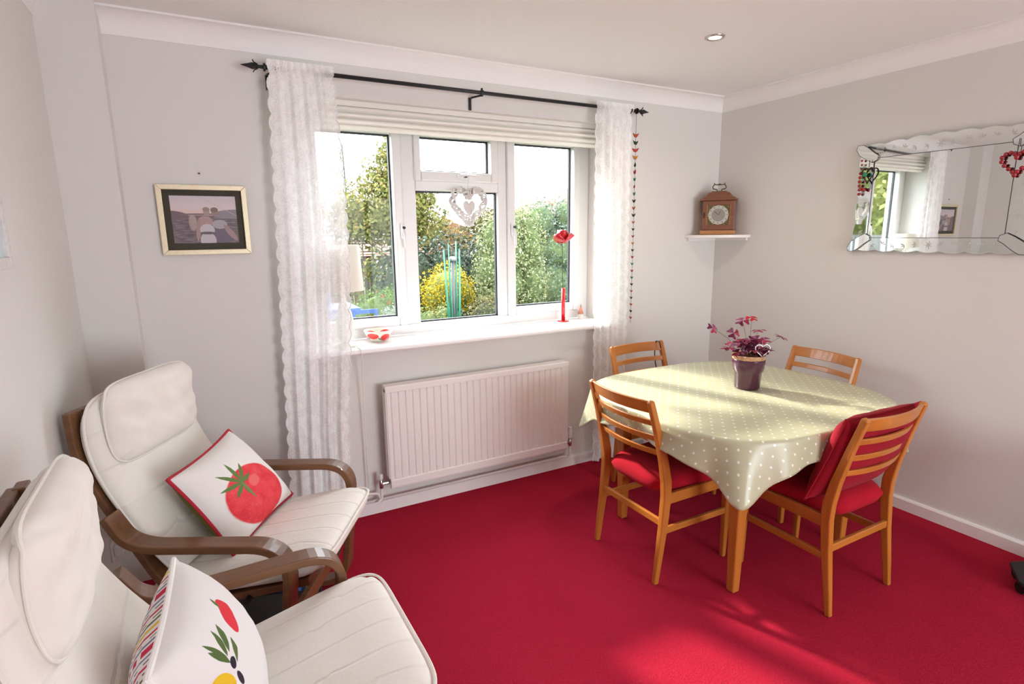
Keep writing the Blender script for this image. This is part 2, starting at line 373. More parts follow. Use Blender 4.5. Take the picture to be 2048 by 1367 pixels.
def pad(corners, T, res=20, pinch=0., rounded=.0, edge=2.6, wr=0., seed=0, bow=0., backk=1.):
    """closed pillow over a bilinear quad; corners (u0v0, u1v0, u1v1, u0v1). returns MB, uvs, per-face side"""
    A, B, C_, D = [Vector(c) for c in corners]; m = MB(); uvs = []; rnd = random.Random(seed)
    ph = [rnd.uniform(0, 6.28) for _ in range(8)]
    N = (B-A).cross(D-A).normalized()
    def P(u, v):
        x, y = 2*u-1, 2*v-1
        if rounded:
            n_ = 1/rounded; mx_ = max(abs(x), abs(y)); q_ = (abs(x)**n_+abs(y)**n_)**(1/n_) or 1; x, y = x*mx_/q_, y*mx_/q_
        if pinch:
            x2 = x*(1-pinch*(1-y*y)); y2 = y*(1-pinch*(1-x*x)); x, y = x2, y2
        uu, vv = (x+1)/2, (y+1)/2
        return A*(1-uu)*(1-vv)+B*uu*(1-vv)+C_*uu*vv+D*(1-uu)*vv
    def prof(u, v):
        x, y = abs(2*u-1), abs(2*v-1); return max(0., (1-x**edge)*(1-y**edge))**.5
    def wrk(u, v):
        if not wr: return 0.
        return wr*(math.sin(u*23+ph[0]+3*math.sin(v*5+ph[1]))*.5+math.sin(v*19+ph[2]+2*math.sin(u*7+ph[3]))*.4+math.sin((u+v)*31+ph[4])*.25)*prof(u, v)
    def ease(i): t = i/res; return .5-.5*math.cos(PI*t)*(1) if False else t+(.5-.5*math.cos(PI*t)-t)*.6
    idx = {}
    for side in (1, -1):
        for i in range(res+1):
            for j in range(res+1):
                u, v = ease(i), ease(j)
                edgep = i in (0, res) or j in (0, res)
                if side == -1 and edgep: idx[side, i, j] = idx[1, i, j]; continue
                p = P(u, v)+N*(side*T/2*prof(u, v)*(backk if side < 0 else 1)+(wrk(u, v) if side == 1 else 0)+bow*(1-(2*u-1)**2))
                idx[side, i, j] = len(m.v); m.v.append(tuple(p)); uvs.append((u, v))
    front = []; back = []
    for i in range(res):
        for j in range(res):
            a, b, c, d = idx[1, i, j], idx[1, i+1, j], idx[1, i+1, j+1], idx[1, i, j+1]; front.append((a, b, c, d))
            a, b, c, d = idx[-1, i, j], idx[-1, i+1, j], idx[-1, i+1, j+1], idx[-1, i, j+1]; back.append((a, d, c, b))
    m.f = front+back; m.nfront = len(front)
    m.rim = [m.v[idx[1, i, 0]] for i in range(res)]+[m.v[idx[1, res, j]] for j in range(res)]+[m.v[idx[1, res-i, res]] for i in range(res)]+[m.v[idx[1, 0, res-j]] for j in range(res)]
    return m, uvs

# ================================================================== ROOM SHELL
def struct(name, mb, mat, parent=None, **k):
    o = mb.build(name, mat, parent, **k)
    if parent is None: o['kind'] = 'structure'
    return o
XL, YR, HC, ZC = -3.704, -5.6, 2.4, 2.317
OX0, OX1, OZ0, OZ1, WT = -2.815, -0.975, 0.91, 2.165, .36
struct('floor', MB().box(XL-.1, .1, YR-.1, .1, -.12, 0), 'carpet_red')
struct('ceiling', MB().box(XL-.1, .1, YR-.1, .1, HC, HC+.12), 'ceiling_artex')
m = MB(); m.box(XL-.2, OX0, 0, WT, 0, HC); m.box(OX1, .2, 0, WT, 0, HC); m.box(OX0, OX1, 0, WT, 0, OZ0); m.box(OX0, OX1, 0, WT, OZ1, HC)
struct('wall_back', m, 'wall_paint')
struct('wall_right', MB().box(0, .2, YR, 0, 0, HC), 'wall_paint')
struct('wall_left', MB().box(XL-.2, XL, YR, 0, 0, HC), 'left_wall_paint')
DX0, DX1, DH = -1.80, -.10, 2.15
plain('dark_rear_wall', (.30, .25, .22), .8)  # unseen rear wall, colour made dark so it bounces less light
m = MB(); m.box(XL-.2, DX0, YR-.12, YR, 0, HC); m.box(DX1, .2, YR-.12, YR, 0, HC); m.box(DX0, DX1, YR-.12, YR, DH, HC)
struct('wall_rear', m, 'dark_rear_wall')
struct('wall_boxing', MB().box(XL-.01, -3.5126, -.1122, 0, 0, HC), 'left_wall_paint')
# coving
def cov_profile(n=8):
    r = HC-ZC; pts = [(0, ZC-.004), (.004, ZC-.004)]
    for i in range(n+1):
        a = PI/2*i/n; pts.append((.004+(r-.008)*(1-math.cos(a)), ZC+(r-.008)*math.sin(a)))
    pts += [(r, HC-.008), (r, HC), (0, HC)]; return pts
cp = cov_profile()
struct('trim_1', MB().prism([(-a, z) for a, z in cp], 0, -3.5126, 0), 'coving_white')          # back wall (y,z)
struct('trim_2', MB().prism([(-a, z) for a, z in cp], 1, YR, 0), 'coving_white')                # right wall (x,z)
struct('trim_3', MB().prism([(XL+a, z) for a, z in cp], 1, YR, -.1122), 'coving_white')         # left wall
# skirting
def skirt(name, ax, a0, a1, face, sgn):
    pr = [(face, 0), (face+sgn*.018, 0), (face+sgn*.018, .058), (face+sgn*.012, .066), (face, .068)]
    return struct(name, MB().prism(pr, ax, a0, a1), 'white_gloss')
skirt('baseboard_back', 0, -3.5126, -.018, 0, -1)
skirt('baseboard_right', 1, YR, 0, 0, -1)
skirt('baseboard_left', 1, YR, -.1122, XL, 1)
# unseen glazed door added behind the camera to bring in daylight from the rear
d1 = empty('added_door_1', ((DX0+DX1)/2, YR-.06, 0)); d1['kind'] = 'structure'
m = MB(); dw = (DX1-DX0)/2
for x in (-dw, -.03, dw-.06): m.box(x, x+.06, -.03, .03, 0, DH)
m.box(-dw, dw, -.03, .03, 0, .06); m.box(-dw, dw, -.03, .03, DH-.06, DH); m.build('door_frame', 'upvc', d1)
for x0, x1 in ((-dw+.06, -.03), (.03, dw-.06)): MB().box(x0, x1, -.006, .006, .06, DH-.06).build('pane', 'window_glass', d1)

# ------------------------------------------------------------------ window
W = empty('window_1', (0, 0, 0)); W['kind'] = 'structure'
FZ0, FZ1 = .945, OZ1
FY, SY, GY = .205, .187, .231          # inner faces of frame, sashes, glass
m = MB()
m.box(OX0, -2.740, FY, FY+.065, FZ0, FZ1); m.box(-1.054, OX1, FY, FY+.065, FZ0, FZ1)
m.box(-2.740, -1.054, FY, FY+.065, FZ0, 1.005); m.box(-2.740, -1.054, FY, FY+.065, 2.10, FZ1)
m.box(-2.245, -2.165, FY, FY+.065, 1.005, 2.10); m.box(-1.646, -1.588, FY, FY+.065, 1.005, 2.10)
m.box(-2.165, -1.646, FY, FY+.065, 1.757, 1.812)
m.build('window_frame', 'upvc', W, bevel=.006)
def sash(x0, x1, z0, z1, gx0, gx1, gz0, gz1, handle):
    m = MB(); a, b_ = SY, SY+.068; m.box(x0, gx0, a, b_, z0, z1); m.box(gx1, x1, a, b_, z0, z1); m.box(gx0, gx1, a, b_, z0, gz0); m.box(gx0, gx1, a, b_, gz1, z1)
    s = m.build('sash', 'upvc', W, bevel=.008); glazing(s, gx0, gx1, gz0, gz1)
    if handle: handle(s)
    return s
def glazing(par, gx0, gx1, gz0, gz1):
    MB().box(gx0-.004, gx1+.004, GY, GY+.004, gz0-.004, gz1+.004).build('pane', 'window_glass', par)
    m = MB(); e = .009; y0, y1 = GY+.0045, GY+.0225
    m.box(gx0, gx0+e, y0, y1, gz0, gz1); m.box(gx1-e, gx1, y0, y1, gz0, gz1); m.box(gx0, gx1, y0, y1, gz0, gz0+e); m.box(gx0, gx1, y0, y1, gz1-e, gz1)
    m.build('gasket', 'gasket', par)
def vhandle(x, z):
    def f(s):
        m = MB(); m.box(x-.011, x+.011, SY-.022, SY, z-.045, z+.035); m.sweep([(x, SY-.020, z+.01), (x+.004, SY-.034, z-.03), (x+.006, SY-.036, z-.10)], (1, 0, 0), [.018, .016, .012], [.012, .012, .010])
        m.build('handle', 'upvc', s, bevel=.004)
        MB().tube([(x+.002, SY-.022, z+.012), (x+.002, SY-.032, z+.012)], .008, 10).build('key_lock', 'gasket', s)
    return f
def hhandle(s):
    x, z = -1.885, 1.840
    m = MB(); m.box(x-.035, x+.05, SY-.016, SY, z-.010, z+.012); m.sweep([(x-.01, SY-.020, z+.002), (x-.03, SY-.032, z+.003), (x+.075, SY-.034, z+.002)], (0, 0, 1), [.016, .014, .010], .010)
    m.build('handle', 'upvc', s, bevel=.004)
    MB().tube([(x+.01, SY-.014, z), (x+.01, SY-.037, z)], .009, 10).build('key_lock', 'gasket', s)
sash(-2.740, -2.245, 1.005, 2.10, -2.690, -2.295, 1.053, 2.05, vhandle(-2.258, 1.54))
sash(-1.588, -1.054, 1.005, 2.10, -1.535, -1.100, 1.053, 2.05, vhandle(-1.560, 1.54))
sash(-2.172, -1.650, 1.810, 2.10, -2.133, -1.697, 1.863, 2.05, hhandle)
glazing(W, -2.165, -1.646, 1.005, 1.757)
# sill board
nose = [(-.060, FZ0), (-.073, FZ0-.004), (-.080, FZ0-.012), (-.080, FZ0-.022), (-.073, FZ0-.031), (-.060, FZ0-.035)]
struct('trim_4', MB().box(OX0+.001, OX1-.001, -.0005, FY, FZ0-.034, FZ0), 'sill_white')
struct('trim_5', MB().prism([(-.0005, FZ0)]+nose+[(-.0005, FZ0-.035)], 0, OX0-.04, OX1+.04), 'sill_white')

# ------------------------------------------------------------------ roman blind
b = empty('roman_blind', (0, .02, 2.045)); tag(b, 'cream roman blind drawn up into stacked folds at the window top', 'blind')
bx0, bx1 = OX0+.02, OX1-.025
MB().box(bx0, bx1, .03, .075, .095, .12).build('head_rail', 'blind_cream', b)
def fold(z0, z1, y, d):
    n = 8; pr = [(y, z1)]
    for i in range(n+1):
        t = i/n; pr.append((y-d*math.sin(PI*min(1, t*1.15)/1.15*1.0)**.8 if 0 < t < 1 else y-d*.15, z1+(z0-z1)*t))
    pr += [(y+.012, z0), (y+.012, z1)]
    return MB().prism(pr, 0, bx0, bx1)
for z0, z1, y, d in ((.062, .098, .050, .030), (.034, .068, .048, .040), (.008, .040, .050, .034), (-.012, .014, .054, .022)):
    fold(z0, z1, y, d).build('blind_fold', 'blind_cream', b)

# ------------------------------------------------------------------ curtain pole
RY, RZ = -.085, 2.238
pole = empty('curtain_pole', (-1.88, 0, RZ)); tag(pole, 'black iron curtain pole with arrow finials above the window', 'curtain pole')
MB().tube([(-1.045, RY, 0), (1.045, RY, 0)], .0095, 10).build('rod', 'iron', pole, smooth=True)
def finial(sg):
    m = MB(); x = sg*1.045
    m.rings([[(x+sg*a, RY+r*math.cos(q), r*math.sin(q)) for q in [2*PI*j/10 for j in range(10)]] for a, r in ((0, .017), (.008, .017), (.009, .008), (.028, .007), (.040, .010), (.052, .014), (.075, .007), (.098, .001))])
    for q in range(4):
        a = PI/2*q; dy, dz = math.cos(a), math.sin(a)
        m.sweep([(x+sg*.030, RY+dy*.008, dz*.008), (x+sg*.045, RY+dy*.016, dz*.016), (x+sg*.050, RY+dy*.026, dz*.026)], (0, -dz, dy), [.010, .008, .003], .004)
    m.build('finial', 'iron', pole)
finial(-1); finial(1)
def bracket(x):
    m = MB(); m.box(x-.04, x-.026, -.008, 0, -.075, -.012); m.sweep([(x-.033, -.006, -.018), (x-.033, -.03, -.016), (x, RY, -.012)], (0, 0, 1), .008, .008); m.lathe([(.006, -.018), (.006, .022)], 8, (x, RY, 0)); m.build('bracket', 'iron', pole)
    MB().tube([(x-.007, RY, 0), (x+.007, RY, 0)], .0135, 10).build('collar', 'iron', pole)
bracket(0); bracket(-1.0); bracket(1.0)

# ------------------------------------------------------------------ lace curtains
def curtain(name, label, x0t, x1t, x0b, x1b, ztop, zbot, folds, amp, seed):
    rnd = random.Random(seed); NU, NV = 70, 120; m = MB(); uvs = []; ph = rnd.uniform(0, 6)
    scal = 0.082; H = ztop-zbot
    for j in range(NV+1):
        v = j/NV; z = ztop-H*v; x0 = x0t+(x0b-x0t)*v; x1 = x1t+(x1b-x1t)*v+.038*math.sin(PI*min(1, v*1.3))*(1 if x0t < -2 else 0)
        s = abs(math.sin(PI*(z/scal)))**.7*.016
        for i in range(NU+1):
            u = i/NU; x = x0+(x1-x0)*u
            wgt = max(0, 1-u/.12); x -= s*wgt; wgt = max(0, 1-(1-u)/.12); x += s*wgt
            a = amp*min(1, .35+v*2.0)
            y = RY+.002+a*(math.sin(u*folds*2*PI+ph+.6*math.sin(v*3+ph))+.35*math.sin(u*folds*4.7*PI+2*ph))*(1-.6*abs(2*u-1)**4)
            if z > ztop-.055:       # pocket gathered round the rod
                k = (ztop-z)/.055; y = RY-.012-.002*math.sin(u*60+ph)
            m.v.append((x, y, z)); uvs.append(((u if x0t < -2 else 1-u)*folds*.16, v*H))
    for j in range(NV):
        for i in range(NU):
            a = j*(NU+1)+i; m.f.append((a, a+1, a+NU+2, a+NU+1))
    # back of the rod pocket
    o = len(m.v)
    for j in range(5):
        for i in range(NU+1):
            u = i/NU; m.v.append((x0t+(x1t-x0t)*u, RY+.013+.004*math.sin(u*55), ztop-.055*j/4)); uvs.append((u*.4, 2+.055*j/4))
    for j in range(4):
        for i in range(NU):
            a = o+j*(NU+1)+i; m.f.append((a, a+1, a+NU+2, a+NU+1))
    root = empty(name, ((x0b+x1b)/2, RY, zbot)); tag(root, label, 'curtain')
    off = Vector(root.location)
    m.v = [tuple(Vector(p)-off) for p in m.v]
    c = m.build('lace_panel', 'lace', root, smooth=True, uvs=uvs)
    for side in (0, 1):              # scalloped braid along both edges
        pts = [m.v[j*(NU+1)+(0 if side == 0 else NU)] for j in range(4, NV+1)]
        MB().tube([(p[0], p[1]-.001, p[2]) for p in pts], .0028, 5).build('scalloped_edge', 'wicker_white' if False else 'white_cotton', root)
curtain('lace_curtain', 'sheer white lace curtain beside the gold picture frame', -2.905, -2.650, -2.978, -2.700, 2.272, .03, 4, .017, 3)
curtain('lace_curtain', 'sheer white lace curtain beside the hanging bird string', -1.130, -.878, -1.105, -.862, 2.270, .025, 4, .020, 11)

# ------------------------------------------------------------------ radiator
R = empty('radiator', (-1.9075, -.03, .16)); tag(R, 'white ribbed panel radiator on the wall under the window', 'radiator')
hw, zt = .572, .575
n = 28; pitch = (2*hw-.03)/n; pr = [(-hw, -.045)]
for i in range(n):
    x = -hw+.015+i*pitch; pr += [(x, -.070), (x+.004, -.070), (x+.006, -.0655), (x+pitch-.010, -.0655), (x+pitch-.008, -.070)]
pr = [(-hw, -.050), (-hw, -.070)]
for i in range(n):
    x = -hw+.012+i*pitch; pr += [(x+.000, -.0700), (x+.006, -.0635), (x+.010, -.0635), (x+.016, -.0700)]
pr += [(hw, -.070), (hw, -.050)]
MB().prism(pr, 2, .052, zt-.032).build('front_panel', 'radiator_white', R)
m = MB(); m.prism([(-.046, 0), (-.070, 0), (-.0735, .012), (-.0735, .048), (-.070, .054), (-.046, .054)], 0, -hw, hw); m.build('bottom_edge', 'radiator_white', R, bevel=.003)
m = MB(); m.prism([(-.015, zt+.002), (-.070, zt), (-.0735, zt-.006), (-.0735, zt-.034), (-.046, zt-.034), (-.015, zt-.012)], 0, -hw-.006, hw+.006); m.build('top_grille', 'radiator_white', R, bevel=.002)
MB().box(-hw-.006, -hw, -.066, -.014, .06, zt-.02).build('side_cover', 'radiator_white', R); MB().box(hw, hw+.006, -.066, -.014, .06, zt-.02).build('side_cover', 'radiator_white', R)
MB().box(-hw+.02, hw-.02, -.046, -.012, .03, zt-.03).build('rear_panel', 'radiator_white', R)
def valve(sg, trv):
    x = sg*(hw+.045); y = -.032
    v = MB().lathe([(.009, -.01), (.012, -.006), (.012, .030), (.010, .034), (.010, .045)], 12, (x, y, .012)).build('valve', 'chrome', R, smooth=True)
    MB().tube([(x, y, .028), (x-sg*.050, y, .028)], .010, 10).build('valve_nut', 'chrome', v)
    if trv: MB().lathe([(.013, 0), (.017, .006), (.016, .045), (.014, .05), (.013, .072), (.010, .075)], 14, (x, y, .057)).build('valve_head', 'upvc', v)
    else: MB().lathe([(.012, 0), (.012, .026), (.009, .030)], 12, (x, y, .055)).build('valve_cap', 'upvc', v)
    zb = -.075
    MB().tube([(x, y, .005), (x, y, zb+.02), (x-sg*.004 if trv else x-.02*1, y, zb), ], .0085, 8).build('tail_pipe', 'radiator_white', v)
valve(-1, False); valve(1, True)
pz = .088
P1 = MB().tube([(-1.292, -.062, .10), (-1.295, -.055, pz), (-1.33, -.036, pz-.003), (-3.40, -.036, pz-.002)], .0085, 8).build('heating_pipe', 'radiator_white', None, smooth=True)
tag(P1, 'long white heating pipe running above the skirting under the radiator', 'pipe')
P2 = MB().tube([(-2.524, -.062, .085), (-2.54, -.05, .130), (-2.60, -.036, .135), (-3.40, -.036, .135)], .0085, 8).build('heating_pipe', 'radiator_white', None, smooth=True)
tag(P2, 'short upper white pipe leaving the left radiator valve', 'pipe')

# ------------------------------------------------------------------ ceiling downlights
def downlight(x, y, label, power):
    o = empty('downlight', (x, y, HC)); tag(o, label, 'ceiling light', 'recessed ceiling downlights')
    MB().lathe([(.030, -.001), (.032, -.006), (.041, -.006), (.044, -.001), (.044, 0), (.030, 0)], 24).build('trim_ring', 'chrome', o, smooth=True)
    MB().lathe([(.0005, -.0035), (.028, -.0035), (.030, -.001), (.0005, -.001)], 20).build('bulb', 'lamp_glow', o)
    l = bpy.data.lights.new('downlight_beam', 'AREA'); l.shape = 'DISK'; l.size = .055; l.energy = power; l.color = (1.0, .84, .64); l.spread = math.radians(150)
    lo = bpy.data.objects.new('downlight_beam', l); COL.objects.link(lo); lo.parent = o; lo.location = (0, 0, -.008)
DL = 3.0
downlight(-1.05, -.872, 'lit round recessed downlight in the ceiling above the dining table', DL)

# ================================================================== FURNITURE
# ------------------------------------------------------------------ dining table
TC = Vector((-1.02, -1.085, 0)); TH = .738
TA, TB, TN = .60, .555, 3.4
def outline(th, a=TA, b=TB, n=TN):
    c, s = math.cos(th), math.sin(th); return (abs(c)**(2/n)*math.copysign(a, c), abs(s)**(2/n)*math.copysign(b, s))
T = empty('dining_table', TC); tag(T, 'orange teak dining table under the spotted green oilcloth', 'table')
NT_ = 64
m = MB(); m.prism([outline(2*PI*i/NT_) for i in range(NT_)], 2, TH-.026, TH-.004); m.build('table_top', 'teak_x', T, bevel=.004)
for y in (-.36, .34): MB().box(-.37, .37, y, y+.02, TH-.10, TH-.026).build('apron_rail', 'teak_x', T)
for x in (-.385, .365): MB().box(x, x+.02, -.34, .34, TH-.10, TH-.026).build('apron_rail', 'teak_y', T)
for sx in (-1, 1):
    for sy in (-1, 1):
        x, y = sx*.375, sy*.365
        m = MB(); m.rings([[(x+sx*dx*k-(sx*(.029-k*1)*0), y+sy*dy*k, z) for dx, dy in ((-1, -1), (1, -1), (1, 1), (-1, 1))] for z, k in ((0, .020), (.30, .026), (.60, .031), (TH-.026, .031))]); m.build('leg', 'teak', T, bevel=.008, bseg=3)

# oilcloth: unfolded planar uv, drape with corner pleats
def make_cloth():
    m = MB(); uvs = []; NA = 240; NR = 14; ND = 16; top = TH
    ths = []
    # even angular parametrisation of the superellipse by true polar angle
    for i in range(NA):
        phi = 2*PI*i/NA; c, s = math.cos(phi), math.sin(phi)
        r = (abs(c/(TA+.012))**TN+abs(s/(TB+.012))**TN)**(-1/TN); ths.append((phi, r))
    rings = []
    for k in range(1, NR+1):
        f = k/NR; rings.append([(r*f*math.cos(p), r*f*math.sin(p), top, r*f*math.cos(p), r*f*math.sin(p)) for p, r in ths])
    for k in range(1, ND+1):
        t = k/ND; ring = []
        for p, r in ths:
            corner = 0.
            d = (p-math.atan2(.87, 1)) % (2*PI)
            q = min(abs(((p-a+PI) % (2*PI))-PI) for a in (.75, PI-.75, PI+.75, -.75))
            corner = math.exp(-(q/.135)**2); wide = math.exp(-(q/.40)**2)
            drop = .108+.085*corner+.06*wide
            # near right-hand pleat deeper
            L = drop*t
            # rounded turn-over then hang
            rr = .014; ang = min(L/rr, PI/2*.97); out = rr*math.sin(ang); dn = rr*(1-math.cos(ang)); rest = max(0, L-rr*PI/2*.97)
            out += rest*math.cos(PI/2*.97); dn += rest*math.sin(PI/2*.97)
            # pleats: a fold leaf at each corner plus gentle waves
            sg = 1 if ((p-[a for a in (.75, PI-.75, PI+.75, -.75) if abs(((p-a+PI) % (2*PI))-PI) == q][0]+PI) % (2*PI))-PI > 0 else -1
            fold = .048*corner*t**1.1*math.cos(q*15)+.012*math.sin(p*11+1.3)*t*(1-corner)+.006*math.sin(p*23)*t
            R_ = r+out+fold+.018*wide*t
            ring.append((R_*math.cos(p), R_*math.sin(p), top-dn, (r+L)*math.cos(p), (r+L)*math.sin(p)))
        rings.append(ring)
    m.v.append((0, 0, top)); uvs.append((0, 0))
    for rg in rings:
        for x, y, z, u, v in rg: m.v.append((x, y, z)); uvs.append((u+2, v+2))
    uvs[0] = (2, 2)
    for i in range(NA): m.f.append((0, 1+i, 1+(i+1) % NA))
    for k in range(len(rings)-1):
        a = 1+k*NA; b_ = a+NA
        for i in range(NA): m.f.append((a+i, b_+i, b_+(i+1) % NA, a+(i+1) % NA))
    o = m.build('tablecloth', 'oilcloth', None, smooth=True, uvs=uvs)
    o.location = TC+Vector((0, 0, .003)); s = o.modifiers.new('thickness', 'SOLIDIFY'); s.thickness = .0015
    tag(o, 'green oilcloth with white polka dots draped over the dining table', 'tablecloth')
make_cloth()

# ------------------------------------------------------------------ dining chairs (local: +x towards table, origin between the feet)
def make_chair():
    c = empty('dining_chair', (0, 0, 0))
    yw = .2075
    for sy in (-1, 1):
        path = [(-.215, sy*yw, 0), (-.200, sy*yw, .12), (-.182, sy*(yw-.001), .26), (-.170, sy*(yw-.002), .40), (-.172, sy*(yw-.003), .47), (-.190, sy*(yw-.004), .56), (-.228, sy*(yw-.007), .70), (-.268, sy*(yw-.010), .832), (-.271, sy*(yw-.010), .840)]
        MB().sweep(path, (0, 1, 0), [.022, .026, .029, .031, .031, .030, .028, .026, .018], [.024, .030, .036, .042, .044, .038, .030, .026, .016]).build('rear_post', 'teak', c, bevel=.006, bseg=3)
        m = MB(); x = .215; m.rings([[(x+dx*k, sy*.200+dy*k, z) for dx, dy in ((-1, -1), (1, -1), (1, 1), (-1, 1))] for z, k in ((0, .011), (.25, .0155), (.42, .017))]); m.build('front_leg', 'teak', c, bevel=.005)
        MB().box(-.160, .200, sy*.203-.010, sy*.203+.010, .362, .412).build('side_rail', 'teak_x', c, bevel=.004)
        MB().box(-.170, .203, sy*.203-.008, sy*.203+.008, .225, .255).build('side_stretcher', 'teak_x', c, bevel=.004)
    MB().box(.205, .225, -.185, .185, .362, .412).build('front_rail', 'teak_y', c, bevel=.004)
    MB().box(-.192, -.176, -.195, .195, .262, .294).build('rear_stretcher', 'teak_y', c, bevel=.004)
    def slat(z0, z1, xo, th):
        m = MB(); n = 12; pts = []
        rings = []
        for i in range(n+1):
            t = i/n; y = -.196+.392*t; bowx = -.034*(1-(2*t-1)**2); x = xo+bowx; lean = -.30*(z1-z0)
            rings.append([(x-th/2, y, z0), (x+th/2, y, z0), (x+th/2+lean, y, z1), (x-th/2+lean, y, z1)])
        m.rings(rings); return m
    slat(.782, .836, -.250, .014).build('top_slat', 'teak_y', c, bevel=.003)
    for z0, z1, xo in ((.722, .748, -.230), (.652, .678, -.211), (.585, .611, -.195)): slat(z0, z1, xo, .013).build('back_slat', 'teak_y', c, bevel=.003)
    m, uv = pad([(-.196, -.180, .428), (.236, -.222, .434), (.236, .222, .434), (-.196, .180, .428)], .112, 20, rounded=.16, edge=5)
    m.build('seat', 'red_seat', c, smooth=True)
    return c
CH = make_chair()
def put_chair(o, x, y, rz, sy, label):
    o.location = (x, y, 0); o.rotation_euler = (0, 0, rz); o.scale = (1, sy, 1); tag(o, label, 'chair', 'ladder-back dining chairs'); return o
cA = put_chair(CH, -1.437, -1.045, 0, 1.0, 'teak dining chair on the armchair side of the table, empty red seat')
cB = put_chair(copy_tree(CH), -.990, -1.535, PI/2, 1.0, 'teak dining chair nearest the camera holding a big red cushion')
cC = put_chair(copy_tree(CH), -.955, -.560, -PI/2, .98, 'teak dining chair between table and window wall with a black cord on its back')
cD = put_chair(copy_tree(CH), -.480, -1.000, PI-.09, 1.0, 'teak dining chair backed against the mirror wall')

# red cushion on chair B
m, uv = pad([(-.755, -1.640, .468), (-1.245, -1.635, .468), (-1.215, -1.748, .822), (-.725, -1.762, .818)], .150, 26, pinch=.04, edge=2.6, wr=.007, seed=5)
c0 = Vector((-.98, -1.60, .45)); m.v = [tuple(Vector(p)-c0) for p in m.v]; rim = [tuple(Vector(p)-c0) for p in m.rim]
rc = empty('scatter_cushion', c0); tag(rc, 'plump dark red velvet cushion propped against a dining chair back', 'cushion')
cb = m.build('cushion_body', 'red_velvet', rc, smooth=True); MB().tube(rim, .005, 6, closed=True).build('piping', 'red_velvet', rc)

# black cord on chair C
o = MB().tube([(-.797, -.335, .800), (-.798, -.320, .8395), (-.798, -.292, .8395), (-.800, -.287, .815), (-.806, -.290, .76), (-.806, -.300, .70), (-.803, -.318, .64), (-.800, -.335, .56)], .0035, 6).build('cord', 'iron', None, smooth=True)
tag(o, 'thin black cord hanging over the top slat of the window-side chair', 'cord')

# grey box by the wall
bx = empty('small_box', (-.815, -.085, 0)); tag(bx, 'small pale grey box on the carpet by the window wall behind the table', 'box')
MB().box(-.08, .08, -.05, .05, 0, .095).build('box_body', 'pale_grey_plastic', bx, bevel=.006); MB().box(-.083, .083, -.053, .053, .095, .125).build('lid', 'pale_grey_plastic', bx, bevel=.006)

# ------------------------------------------------------------------ bentwood armchairs (local: +x forward)
def make_armchair(name, label, loc, rz, seed):
    c = empty(name, loc, rz); tag(c, label, 'armchair', 'cream cushioned bentwood armchairs')
    hw = .312
    for sy in (-1, 1):
        side = c
        arm = fillet([(-.192, 0, .668), (-.130, 0, .562), (.378, 0, .570), (.315, 0, .03), (-.380, 0, .014)], [.10, .13, .10], 10)
        arm = [Vector((p.x, sy*hw, p.z)) for p in arm]
        MB().sweep(arm, (0, 1, 0), .066, .026).build('arm_loop', 'walnut', side, bevel=.004)
        seat = fillet([(.400, 0, .405), (-.052, 0, .300), (-.318, 0, .800), (-.322, 0, .978)], [.16, .16], 10); seat = [Vector((p.x, sy*.236, p.z)) for p in seat]
        MB().sweep(seat, (0, 1, 0), .050, .026).build('seat_rail', 'walnut', side, bevel=.004)
        MB().tube([(.195, sy*.26, .345), (.195, sy*(hw-.03), .345)], .012, 10).build('bolt', 'iron', side)
    MB().box(.280, .305, -.30, .30, .17, .225).build('front_crossbar', 'walnut', c, bevel=.004)
    MB().box(-.305, -.28, -.30, .30, .075, .125).build('rear_crossbar', 'walnut', c, bevel=.004)
    MB().box(-.348, -.321, -.235, .235, .925, .975).build('top_rail', 'walnut', c, bevel=.004)
    # upholstery: seat, back, head roll
    rnd = random.Random(seed)
    m, uv = pad([(-.150, -.275, .350), (.468, -.288, .474), (.468, .288, .474), (-.150, .275, .350)], .100, 30, rounded=.13, edge=7, wr=0, seed=seed)
    def quilt(m, ax, per, dep, ph):
        out = []
        for p in m.v:
            p = Vector(p); k = (p[ax]/per+ph) % 1; d = -dep*max(0, 1-min(k, 1-k)/.10); out.append((p.x, p.y, p.z+d)) if ax != 2 else out.append((p.x-d*.0, p.y, p.z))
        m.v = out
    sc = m.build('seat_cushion', 'quilted_seat', c, smooth=True, uvs=uv)
    MB().tube([(p[0], p[1], p[2]+.012) for p in m.rim], .0045, 6, closed=True).build('piping', 'cream_cotton', sc)
    bx_, bz_ = -.045, .415; tx, tz = -.266, 1.020
    def curve(x, y, z):
        t = min(1.15, max(0, (z-bz_)/(tz-bz_))); return (x-.071*math.sin(PI*min(1, t)**1.35), y, z)
    m, uv = pad([(bx_, -.268, bz_), (bx_, .268, bz_), (tx, .256, tz), (tx, -.256, tz)], .085, 30, rounded=.13, edge=7, wr=.003, seed=seed+1); m.v = [curve(*p) for p in m.v]; m.rim = [curve(*p) for p in m.rim]
    bc = m.build('back_cushion', 'quilted_back', c, smooth=True, uvs=uv)
    MB().tube(m.rim, .0045, 6, closed=True).build('piping', 'cream_cotton', bc)
    def on_back(t, y, out):
        x = bx_+(tx-bx_)*t; z = bz_+(tz-bz_)*t; nx, nz = (tz-bz_), -(tx-bx_); L = math.hypot(nx, nz); return (x+nx/L*out, y, z+nz/L*out)
    m, uv = pad([on_back(.585, -.225, .045), on_back(.585, .225, .045), on_back(1.03, .225, .040), on_back(1.03, -.225, .040)], .095, 30, rounded=.17, edge=4, wr=.006, seed=seed+2); m.v = [curve(*p) for p in m.v]; m.rim = [curve(*p) for p in m.rim]
    hc = m.build('head_cushion', 'cream_cotton', c, smooth=True)
    MB().tube(m.rim, .004, 6, closed=True).build('piping', 'cream_cotton', hc)
    return c
